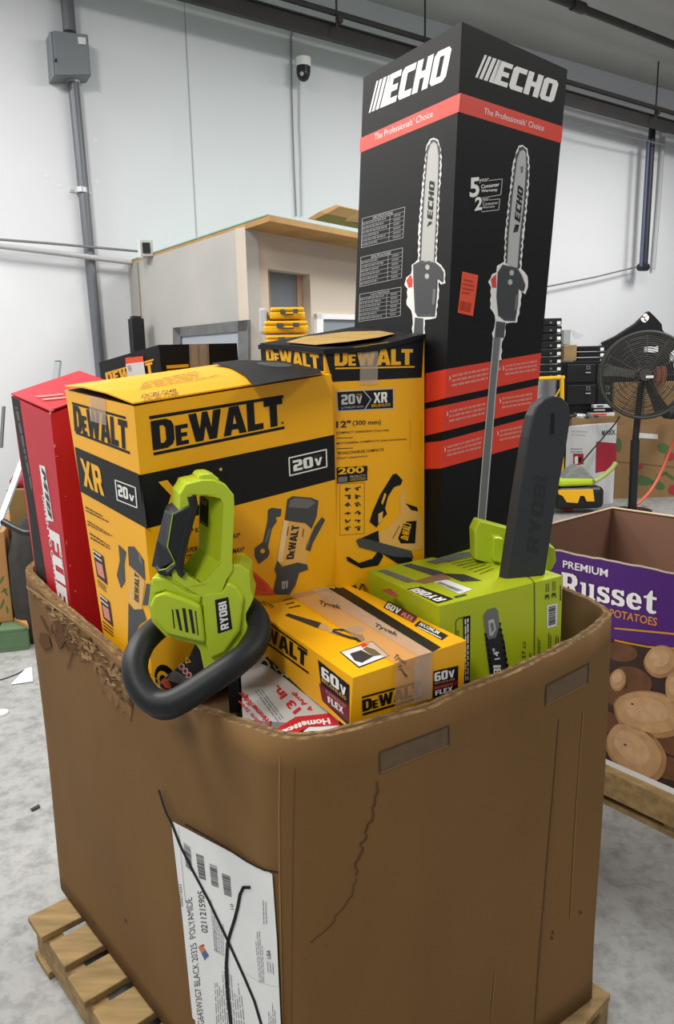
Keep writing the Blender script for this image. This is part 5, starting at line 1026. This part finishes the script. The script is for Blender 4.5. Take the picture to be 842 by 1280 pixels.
for i, w in enumerate(('upper', 'middle', 'lower')):
    y0 = 432 + i * 7.2; root = thing('black_case', 'flat black case with white label, %s of three on the drawer cabinet' % w, 'case', atY(740, y0 + 7, 9.05), 'black cases on the drawer cabinet')
    b = MB(); pbox(b, 722, 760, y0, y0 + 7, 9.03, 0.2, M_BLKCART); b.build('case_body', root, bevel=0.005)
    b = MB(); pbox(b, 750, 754.5, y0 + 2.5, y0 + 6.3, 9.022, 0.01, M_WHITE); b.build('end_label', root)
b = MB(); pbox(b, 704, 721, 431, 451.5, 9.05, 0.2, mat('tan_carton', '#a98d63', 0.8, var=0.3, scale=9)); tag(b.build('tan_box', loc=atY(713, 451, 9.05), bevel=0.006), 'small tan carton beside the three flat black cases', 'box')
b = MB(); pbox(b, 703.5, 713, 412, 430.7, 9.08, 0.15, mat('pale_grey_carton', '#a9adac', 0.7)); tag(b.build('grey_box', loc=atY(708, 430, 9.08), bevel=0.006), 'pale grey carton on top of the small tan carton', 'box')
b = MB(); P = [atY(713, 412, 9.07), atY(722, 415, 9.06), atY(729, 419, 9.05), atY(723, 425, 9.05), atY(716, 422, 9.06)]; b.prism(P, (0, 0.01, 0.004), mat('plastic_film', '#cdd2d6', 0.2, alpha=0.5)); tag(b.build('plastic_film', loc=P[0]), 'scrap of clear plastic film draped off the pale grey carton', 'plastic film')
root = thing('black_tarp_bundle', 'black peaked carton leaning high behind the drum fan', 'box', V((atY(800, 460, 9.8).x, 9.8, 0)))
b = MB(); P = [atY(x, y, 9.69) for x, y in ((753, 428), (770, 420), (795, 404), (811, 388.5), (818, 395), (827, 405), (828, 412), (842, 430), (842, 470), (765, 470), (765, 445))]; b.prism(P, (0, 0.1, 0), M_BLKCART); c1, c2 = atY(766, 468, 9.69), atY(850, 468, 9.69); b.box((c1.x, 9.69, 0), (c2.x - c1.x, 0, 0), (0, 0.1, 0), (0, 0, c1.z), M_BLKCART); b.build('carton', root, bevel=0.01)
b = MB(); f = Face(b, P[0] - V((0, 0.003, 0)), V((0, 1, 0)), ID, 0.002)
for q in ((804, 400, 4, 2.5, 40), (808, 398, 2.5, 4, 30), (806, 394, 3, 2, -20)): f.poly(ell(*q), M_WHITE, 1)
b.build('emblem', root)
# white carton, brown produce box and small heap
root = thing('white_red_carton', 'white carton with red print panel between the bar cover and the brown produce box', 'box', V((atY(740, 600, 8.6).x, 8.8, 0)))
b = MB(); N_ = atY(744, 531, 8.4); L_ = atY(708, 533, 8.6); R_ = atY(771, 528, 8.6); zz = -0.0
q = [V((p.x, p.y, 0.0)) for p in (N_, L_, L_ + R_ - N_, R_)]; b.hexa(q, [N_, L_, L_ + R_ - N_, R_], mat('white_carton', '#d4d6d8', 0.55, var=0.04, scale=5)); nr_ = (R_ - N_).cross(V((0, 0, 1))); nl_ = (L_ - N_).cross(V((0, 0, 1)))
f = Face(b, N_, nr_, ID, 0.003); f.poly([(745, 552), (770, 554), (770, 586), (744, 591)], mat('crimson_print', '#a61c34', 0.5), 1); f.text('MAXX', (752, 544), (769, 543), (752, 538), M_DGREY, 1, 0.03)
f = Face(b, N_, nl_, ID, 0.003); f.fine([(714, 537), (734, 538), (734, 547), (714, 546)], 2, M_SILV, 1, 0.4, 2); f.fine([(713, 560), (733, 560), (733, 567), (713, 567)], 2, M_GREY, 1, 0.3, 3); f.poly([(716, 567), (729, 567), (729, 580), (716, 582)], mat('crimson_print', '#a61c34', 0.5), 1); f.poly([(718, 571), (722, 570), (722, 580), (718, 580)], M_WHITE, 2); f.poly([(723, 571), (727, 572), (725, 578), (723, 577)], M_BLK, 2)
b.build('carton', root, bevel=0.008)
root = thing('brown_produce_box', 'large brown carton with green and red fruit print behind the fan pole', 'cardboard box', V((atY(810, 620, 8.9).x, 9.1, 0)))
b = MB(); a_ = atY(769, 532, 8.9); w_ = 1.15; h_ = a_.z; M_PROD = mat('produce_cardboard', '#96764e', 0.8, var=0.1, scale=4)
for o_, u_, v_ in ((V((a_.x, 8.9, 0)), V((w_, 0.08, 0)), V((0, 0.015, 0))), (V((a_.x, 8.9, 0)), V((-0.03, 0.45, 0)), V((0.015, 0, 0))), (V((a_.x + w_, 8.98, 0)), V((-0.03, 0.45, 0)), V((-0.015, 0, 0))), (V((a_.x - 0.03, 9.35, 0)), V((w_, 0.08, 0)), V((0, 0.015, 0)))): b.box(o_, u_, v_, (0, 0, h_ + (0.12 if o_.y > 9.3 else 0)), M_PROD)
f = Face(b, V((a_.x, 8.9, 0)), V((0.08, -w_, 0)), ID, 0.003); M_PG = mat('leaf_green_print', '#4d6b3a', 0.7); M_PR = mat('berry_red_print', '#a8323a', 0.7)
for q in ((800, 600, 16, 6, 10), (773, 556, 3.5, 9, 0), (829, 560, 8, 6, 20), (822, 606, 9, 5, 25)): f.poly(ell(*q), M_PG, 1)
f.stroke([(818, 606), (822, 594), (832, 591), (842, 598)], 3, M_PG, 2)
for q in ((797, 583, 6, 4, 0), (837, 570, 6, 5, 0), (841, 612, 6, 6, 0)): f.poly(ell(*q), M_PR, 2)
f.poly([(798, 541), (822, 543), (822, 549), (798, 547.5)], M_PAPER, 2); f.stroke([(770, 577), (842, 584)], 0.8, M_CARDIN, 1)
b.build('carton', root)
root = thing('tall_brown_carton', 'tall plain brown carton behind the drum fan', 'cardboard box', V((atY(810, 500, 9.55).x, 9.6, 0)))
b = MB(); a_ = atY(768, 478, 9.6); c_ = atY(850, 478, 9.6); b.box((a_.x, 9.6, 0), (c_.x - a_.x, 0, 0), (0, 0.07, 0), (0, 0, a_.z), M_PROD); b.build('carton', root, bevel=0.008)
b = MB(); a_ = atY(714, 530, 8.84); c_ = atY(768, 522, 8.84); b.box((a_.x, 8.84, 0), (c_.x - a_.x, 0, 0), (0, 0.12, 0), (0, 0, atY(740, 521, 8.84).z), M_PROD); tag(b.build('low_brown_carton', loc=(a_.x + .2, 8.9, 0), bevel=0.008), 'low brown carton behind the white and red carton', 'cardboard box')
tz = atY(740, 521, 9.0).z
for i, (x0, x1, y0, y1, w) in enumerate(((736, 768, 515.5, 520.6, 'lower'), (738, 766, 510.3, 515.2, 'middle'), (742, 764, 505.5, 510.0, 'upper'))):
    root = thing('flat_white_box', 'flat white and black package, %s of three on the low brown carton' % w, 'box', atY((x0 + x1) / 2, y1, 8.86), 'flat packages on the low carton')
    b = MB(); pbox(b, x0, x1, y0, y1, 8.85, 0.1, (M_PAPER, M_BLKCART, M_PAPER)[i]); b.build('package', root, bevel=0.004)
    b = MB(); pbox(b, x0 + 4, x1 - 10, y0 + 1.2, y1 - 1.5, 8.844, 0.01, (M_ORANGE, M_SILV, M_SOFTBLK)[i]); b.build('print_panel', root)
b = MB(); rnd = random.Random(8)
for i in range(9):
    q = atY(714 + i * 3.6, 524 + rnd.uniform(-5, 1), 8.88); b.ball(q, rnd.uniform(0.03, 0.07), 0.05, rnd.uniform(0.025, 0.05), rnd.choice((M_GREY, M_ALU, M_SOFTBLK)), 6, 4)
tag(b.build('crumpled_foil_bag', loc=atY(728, 529, 9.02)), 'crumpled grey and silver bag at the top of the bar cover', 'bag')
# drum fan
fc = atY(806, 469, 7.9); fn = V((-0.28, -0.96, 0)).normalized(); fx_ = V((-fn.y, fn.x, 0)); fx_ = fx_ if fx_.x > 0 else -fx_; R_ = 0.455
root = thing('drum_fan', 'large grey drum fan on a black pole at the right edge', 'fan', V((fc.x, fc.y + 0.1, 0)))
M_FAN = mat('fan_dark_metal', '#33332f', 0.6); M_FANB = mat('fan_blade', '#3a3933', 0.6)
cp = lambda r, a, d=0.0: fc + (fx_ * math.cos(a) + V((0, 0, 1)) * math.sin(a)) * r + fn * d
b = MB(); n = 48
for r, d in ((R_, 0.0), (R_ * 1.0, -0.26)): b.tube([cp(r, 2 * math.pi * i / n, d) for i in range(n)], 0.018, M_FAN, 6, closed=True)
for i in range(n):
    a0, a1 = 2 * math.pi * i / n, 2 * math.pi * (i + 1) / n; b.add([cp(R_, a0), cp(R_, a1), cp(R_, a1, -0.05), cp(R_, a0, -0.05)], [(0, 1, 2, 3)], M_FAN)
b.build('drum', root)
b = MB()
for k in range(1, 21): b.tube([cp(R_ * k / 21, 2 * math.pi * i / n, 0.05 * (1 - (k / 21) ** 2)) for i in range(n)], 0.0042, M_FAN, 4, closed=True, smooth=False)
for k in range(12):
    a0 = 2 * math.pi * k / 12; b.tube([cp(R_ * t / 6, a0, 0.05 * (1 - (t / 6) ** 2)) for t in range(7)], 0.0045, M_FAN, 4)
b.build('front_guard', root)
b = MB()
for k in range(1, 9): b.tube([cp(R_ * k / 9, 2 * math.pi * i / n, -0.26) for i in range(n)], 0.0034, M_FAN, 4, closed=True, smooth=False)
b.build('rear_guard', root)
for a0 in (math.radians(172), math.radians(52), math.radians(-62)):
    b = MB(); P = [cp(r, a0 + da, -0.1 + dd) for r, da, dd in ((0.08, -0.5, -0.02), (0.25, -0.2, -0.03), (0.43, -0.17, -0.05), (0.44, 0.15, 0.02), (0.25, 0.17, 0.03), (0.08, 0.6, 0.02))]
    b.prism(P, fn * 0.006, M_FANB); b.build('blade', root)
b = MB(); b.tube([cp(0, 0, 0.02), cp(0, 0, -0.22)], 0.085, M_FAN, 16); b.build('motor', root)
b = MB(); f = cp(0, 0, 0.07); b.tube([cp(0, 0, 0.055), cp(0, 0, 0.065)], 0.06, M_FAN, 16); b.box(f + fx_ * -0.0 - V((0, 0, 0.03)), fx_ * 0.075, -fn * 0.004, (0, 0, 0.026), M_PAPER); b.build('hub_badge', root)
pb_ = atY(790, 632, 8.02); b = MB(); b.tube([V((atY(801, 480, 8.02).x, 8.02, atY(801, 480, 8.02).z)), atY(793, 556, 8.02)], 0.035, M_BLKPL, 10); b.tube([atY(793.5, 550, 8.02), V((pb_.x, 8.02, 0.03))], 0.048, M_BLKPL, 10); b.build('pole', root)
b = MB(); b.tube([V((pb_.x, 8.02, 0.0)), V((pb_.x, 8.02, 0.03))], 0.21, M_BLKPL, 24); b.build('base_plate', root)
b = MB(); b.tube([atY(801, 482, 8.02), cp(0, 0, -0.15)], 0.03, M_BLKPL, 8); b.tube([cp(R_, math.radians(180), -0.13), cp(0.1, math.radians(185), -0.2)], 0.015, M_FAN, 6); b.build('yoke', root)
def cord(name, pts, r, m, label):
    P = catmull([atY(*q) for q in pts], 5); b = MB(); b.tube(P, r, m, 8); return tag(b.build(name, loc=P[0]), label, 'cord')
cord('extension_cord', [(846, 545, 8.25), (838, 560, 8.3), (828, 585, 8.3), (815, 610, 8.25), (800, 627, 8.2), (786, 636, 8.1)], 0.018, mat('coral_cord', '#d9694e', 0.5), 'coral red cord hanging in front of the brown produce box')
cord('fan_cord', [(774, 520, 8.3), (768, 530, 8.3), (750, 551, 8.3), (736, 567, 8.3), (727, 578, 8.3)], 0.009, M_SOFTBLK, 'thin dark cord slanting in front of the white and red carton')
# bags on the floor
root = thing('yellow_tool_bag', 'black and yellow tool bag on the floor right of the bar cover', 'bag', V((atY(727, 637, 8.0).x, 8.1, 0)))
b = MB(); a_, c_ = pbox(b, 694, 758, 609, 638, 7.95, 0.3, M_BLKPL, 0.03); b.build('bag_body', root, bevel=0.06, seg=3)
b = MB(); P = [atY(x, y, 7.93) for x, y in ((698, 613), (741, 612), (743, 627), (733, 627), (730, 620), (725, 620), (722, 629), (708, 628), (703, 620), (698, 618))]; b.prism(P, (0, 0.03, 0), mat('case_yellow', '#f0b414', 0.4)); b.build('yellow_panel', root, bevel=0.004)
root = thing('lime_tool_bag', 'lime and grey tool bag lying on top of the yellow and black bag', 'bag', atY(725, 609, 8.1))
b = MB(); q = atY(722, 604, 8.1); M_LBAG = mat('lime_fabric', '#b4cf2a', 0.7); pbox(b, 698, 744, 598, 609, 7.98, 0.3, M_LBAG, 0.03); b.build('lime_band', root, bevel=0.03, seg=2)
b = MB(); P = [atY(x, y, 8.02) for x, y in ((703, 599), (712, 589), (722, 582), (730, 584), (738, 593), (744, 599))]; b.prism(P, (0, 0.22, 0), mat('grey_mesh_fabric', '#8b8f8c', 0.9, var=0.2, scale=30)); b.build('grey_top', root, bevel=0.02)
b = MB(); b.tube(catmull([atY(742, 602, 8.0), atY(752, 596, 8.05), atY(764, 586, 8.1), atY(769, 579, 8.15)]), 0.028, mat('pale_lime_strap', '#a9b46a', 0.7), 8); b.build('strap', root)
b = MB(); q = atz(710, 637, 0.02); b.ball(q, 0.06, 0.05, 0.022, M_ORANGE, 10, 6); tag(b.build('orange_cap', loc=V((q.x, q.y, 0))), 'small orange cap on the floor in front of the yellow bag', 'cap')
# clutter glimpsed through the fan
for i, (x0, x1, y0, y1, Y, mt, nm, lb, ct) in enumerate(((806, 823, 433, 441, 9.3, M_PAPER, 'white_label_card', 'white card glimpsed through the top of the drum fan', 'card'), (819, 834, 458, 478, 9.2, mat('rust_cloth', '#7d4128', 0.8), 'rust_cloth_bag', 'rust coloured bag glimpsed through the right of the drum fan', 'bag'), (838, 850, 436, 452, 9.3, M_PAPER, 'white_carton_end', 'white carton end at the right frame edge behind the fan', 'box'))):
    b = MB(); pbox(b, x0, x1, y0, y1, Y, 0.05 if i != 1 else 0.2, mt); tag(b.build(nm, loc=atY((x0 + x1) / 2, y1, Y), bevel=0.01), lb, ct)
b = MB(); q = atY(836, 516, 8.6)
for i in range(6): b.ball(q + V((0.04 * i - 0.05, 0.03 * i, random.uniform(-0.05, 0.06))), 0.07, 0.06, 0.05, random.choice((M_BLKPL, M_GREY, M_SOFTBLK)), 8, 5)
tag(b.build('dark_tool_heap', loc=q), 'dark heap of small tools on the brown produce box rim at the right edge', 'tools')

# ------------------------------------------------------------------ far left clutter
M_GRNP = mat('green_pallet_paint', '#5d7a58', 0.75, var=0.2, scale=6)
root = thing('green_pallet', 'green painted pallet at the left edge under a brown carton', 'pallet', V((atz(0, 812, 0).x, atz(0, 812, 0).y, 0)))
ga = atz(36, 812, 0.0); gx, gy = V((-0.96, -0.28, 0)), V((-0.28, 0.96, 0))
for k in range(3):
    b = MB(); b.box(ga + gy * (0.4 * k) + V((0, 0, 0.02)), gx * 1.0, gy * 0.08, (0, 0, 0.10), M_GRNP); b.build('stringer', root, bevel=0.003)
for k in range(5):
    b = MB(); b.box(ga + gx * (0.2 * k) + V((0, 0, 0.12)), gx * 0.16, gy * 0.9, (0, 0, 0.02), M_GRNP); b.build('deck_board', root, bevel=0.003)
for k in (0, 4):
    b = MB(); b.box(ga + gx * (0.2 * k) + V((0, 0, 0.0)), gx * 0.16, gy * 0.9, (0, 0, 0.02), M_GRNP); b.build('bottom_board', root, bevel=0.003)
root = thing('brown_carton', 'brown carton with green printed marks on the green pallet at the left edge', 'cardboard box', ga + V((-0.5, 0.3, 0.14)))
b = MB(); bo = atz(17, 777, 0.14); tp_ = atY(11, 664, bo.y); b.box(bo, gx * 0.7, gy * 0.7, (0, 0, tp_.z - bo.z), M_CARD2); f = Face(b, bo, gy, ID, 0.001)
for q in ((2, 725, 1.5, 6, 30), (7, 740, 1.6, 6, -30), (3, 755, 1.5, 7, 20), (9, 762, 1.4, 5, -10), (5, 738, 1.2, 5, 60)): f.poly(ell(*q), M_PG, 1)
b.build('carton', root, bevel=0.006)
b = MB(); P = [atz(x, y, 0.142) for x, y in ((18, 777), (36, 786), (30, 770), (24, 762))]; b.prism(P, (0, 0, 0.02), M_CARD2); tag(b.build('cardboard_flap', loc=P[0]), 'flat cardboard scrap on the green pallet right of the brown carton', 'cardboard')
b = MB(); P = [atz(x, y, 0.004) for x, y in ((13, 856), (32, 836), (40, 834), (41, 852))]; b.prism(P, (0, 0, 0.002), M_PAPER); tag(b.build('paper_sheet', loc=P[0]), 'white sheet of paper on the concrete floor left of the bulk box', 'paper')
b = MB(); P = [atz(x, y, 0.003) for x, y in ((0, 850), (10, 847), (20, 843), (30, 838))]; b.tube(P, 0.004, M_SOFTBLK, 6); tag(b.build('loose_wire', loc=P[0]), 'thin dark wire on the floor running to the white paper', 'wire')
b = MB(); q = atz(1, 893, 0.0); b.tube([q, q + V((0, 0, 0.012))], 0.035, M_PAPER, 16); tag(b.build('paper_disc', loc=q), 'small white disc on the floor at the left edge', 'disc')
b = MB(); P = [atz(x, y, 0.004) for x, y in ((38, 1012), (49, 1006), (50, 1009), (40, 1014))]; b.prism(P, (0, 0, 0.004), M_SOFTBLK); tag(b.build('dark_scrap', loc=P[0]), 'small dark scrap on the floor left of the bulk box', 'scrap')
root = thing('aluminium_pole', 'square aluminium pole leaning on the wall behind the red carton', 'pole', atY(0, 645, 3.4))
b = MB(); b.tube([atY(-6, 655, 3.6), atY(4, 628, 3.62), atY(67, 452, 4.3)], 0.0, M_ALU) if 0 else None
p0, p1 = atY(62, 500, 4.6), atY(67.5, 452, 4.62); d_ = (p1 - p0).normalized(); p0 = p0 - d_ * 1.2; s_ = V((0.036, 0, 0)); b.box(p0, s_, (0, 0.036, 0), p1 - p0, M_ALU); b.build('tube', root)
b = MB(); b.box(p1 + V((0.004, 0.004, 0)), (0.028, 0, 0), (0, 0.028, 0), (0, 0, 0.006), M_SOFTBLK); b.build('open_end', root)
b = MB(); p0, p1 = atY(-3, 648, 4.0), atY(30, 560, 4.3); d_ = (p1 - p0); b.box(p0 - d_ * 0.3, (0.03, 0, 0), (0, 0.03, 0), d_ * 1.6, M_ALU); tag(b.build('aluminium_rail', loc=p0), 'bright aluminium rail leaning left of the red carton', 'rail')
b = MB(); b.tube([atY(20, 598, 4.35), atY(28, 572, 4.45)], 0.012, M_STEEL, 8); tag(b.build('steel_rod', loc=atY(20, 598, 4.35)), 'short steel rod leaning beside the bright aluminium rail', 'rod')
b = MB(); p0, p1 = atY(-1, 560, 5.0), atY(2.2, 508, 5.05); b.box(p0, (0.018, 0, 0), (0, 0.02, 0), p1 - p0, M_GREY); tag(b.build('grey_post', loc=p0), 'slim grey post at the left frame edge', 'post')
root = thing('brown_crate_box', 'olive brown carton behind the aluminium rail', 'cardboard box', V((atY(30, 640, 4.6).x, 4.6, 0)))
b = MB(); a_ = atY(8, 612, 4.45); c_ = atY(60, 606, 4.45); b.box((a_.x, 4.45, 0), (c_.x - a_.x, 0, 0), (0, 0.3, 0), (0, 0, a_.z), mat('olive_cardboard', '#7d6638', 0.85, var=0.2, scale=4)); b.build('carton', root, bevel=0.006)
b = MB(); zt2 = atY(8, 612, 4.45).z; rnd = random.Random(2)
for i in range(5): q = atY(22 + i * 4.5, 600 - i * 2, 4.55); b.ball(V((q.x, 4.55, zt2 + 0.03)), 0.05, 0.06, 0.05, mat('crimson_cloth', '#8c1d36', 0.85), 8, 5)
tag(b.build('crimson_cloth', loc=atY(30, 598, 4.55)), 'crumpled crimson cloth on the olive carton', 'cloth')
b = MB()
q = atY(33, 690, 4.35); b.tube([V((q.x + dx, q.y, z)) for dx, z in ((0, 0), (0.01, 0.06), (0, 0.3), (-0.01, 0.55), (0.02, 0.72), (0.03, 0.78))], [0.09, 0.11, 0.115, 0.10, 0.07, 0.02], mat('dark_bag_cloth', '#3d3a38', 0.9, var=0.3, scale=12), 14); tag(b.build('dark_bag', loc=V((q.x, q.y, 0))), 'dark bulging bag behind the left corner of the bulk box', 'bag')
b = MB(); b.tube(catmull([atY(4, 652, 3.3), atY(22, 662, 3.25), atY(36, 667, 3.22), atY(48, 662, 3.2), atY(49, 650, 3.2)]), 0.017, M_BLKPL, 8); tag(b.build('bent_black_bar', loc=atY(30, 665, 3.2)), 'black bent tool bar sticking out left of the red carton', 'tool')
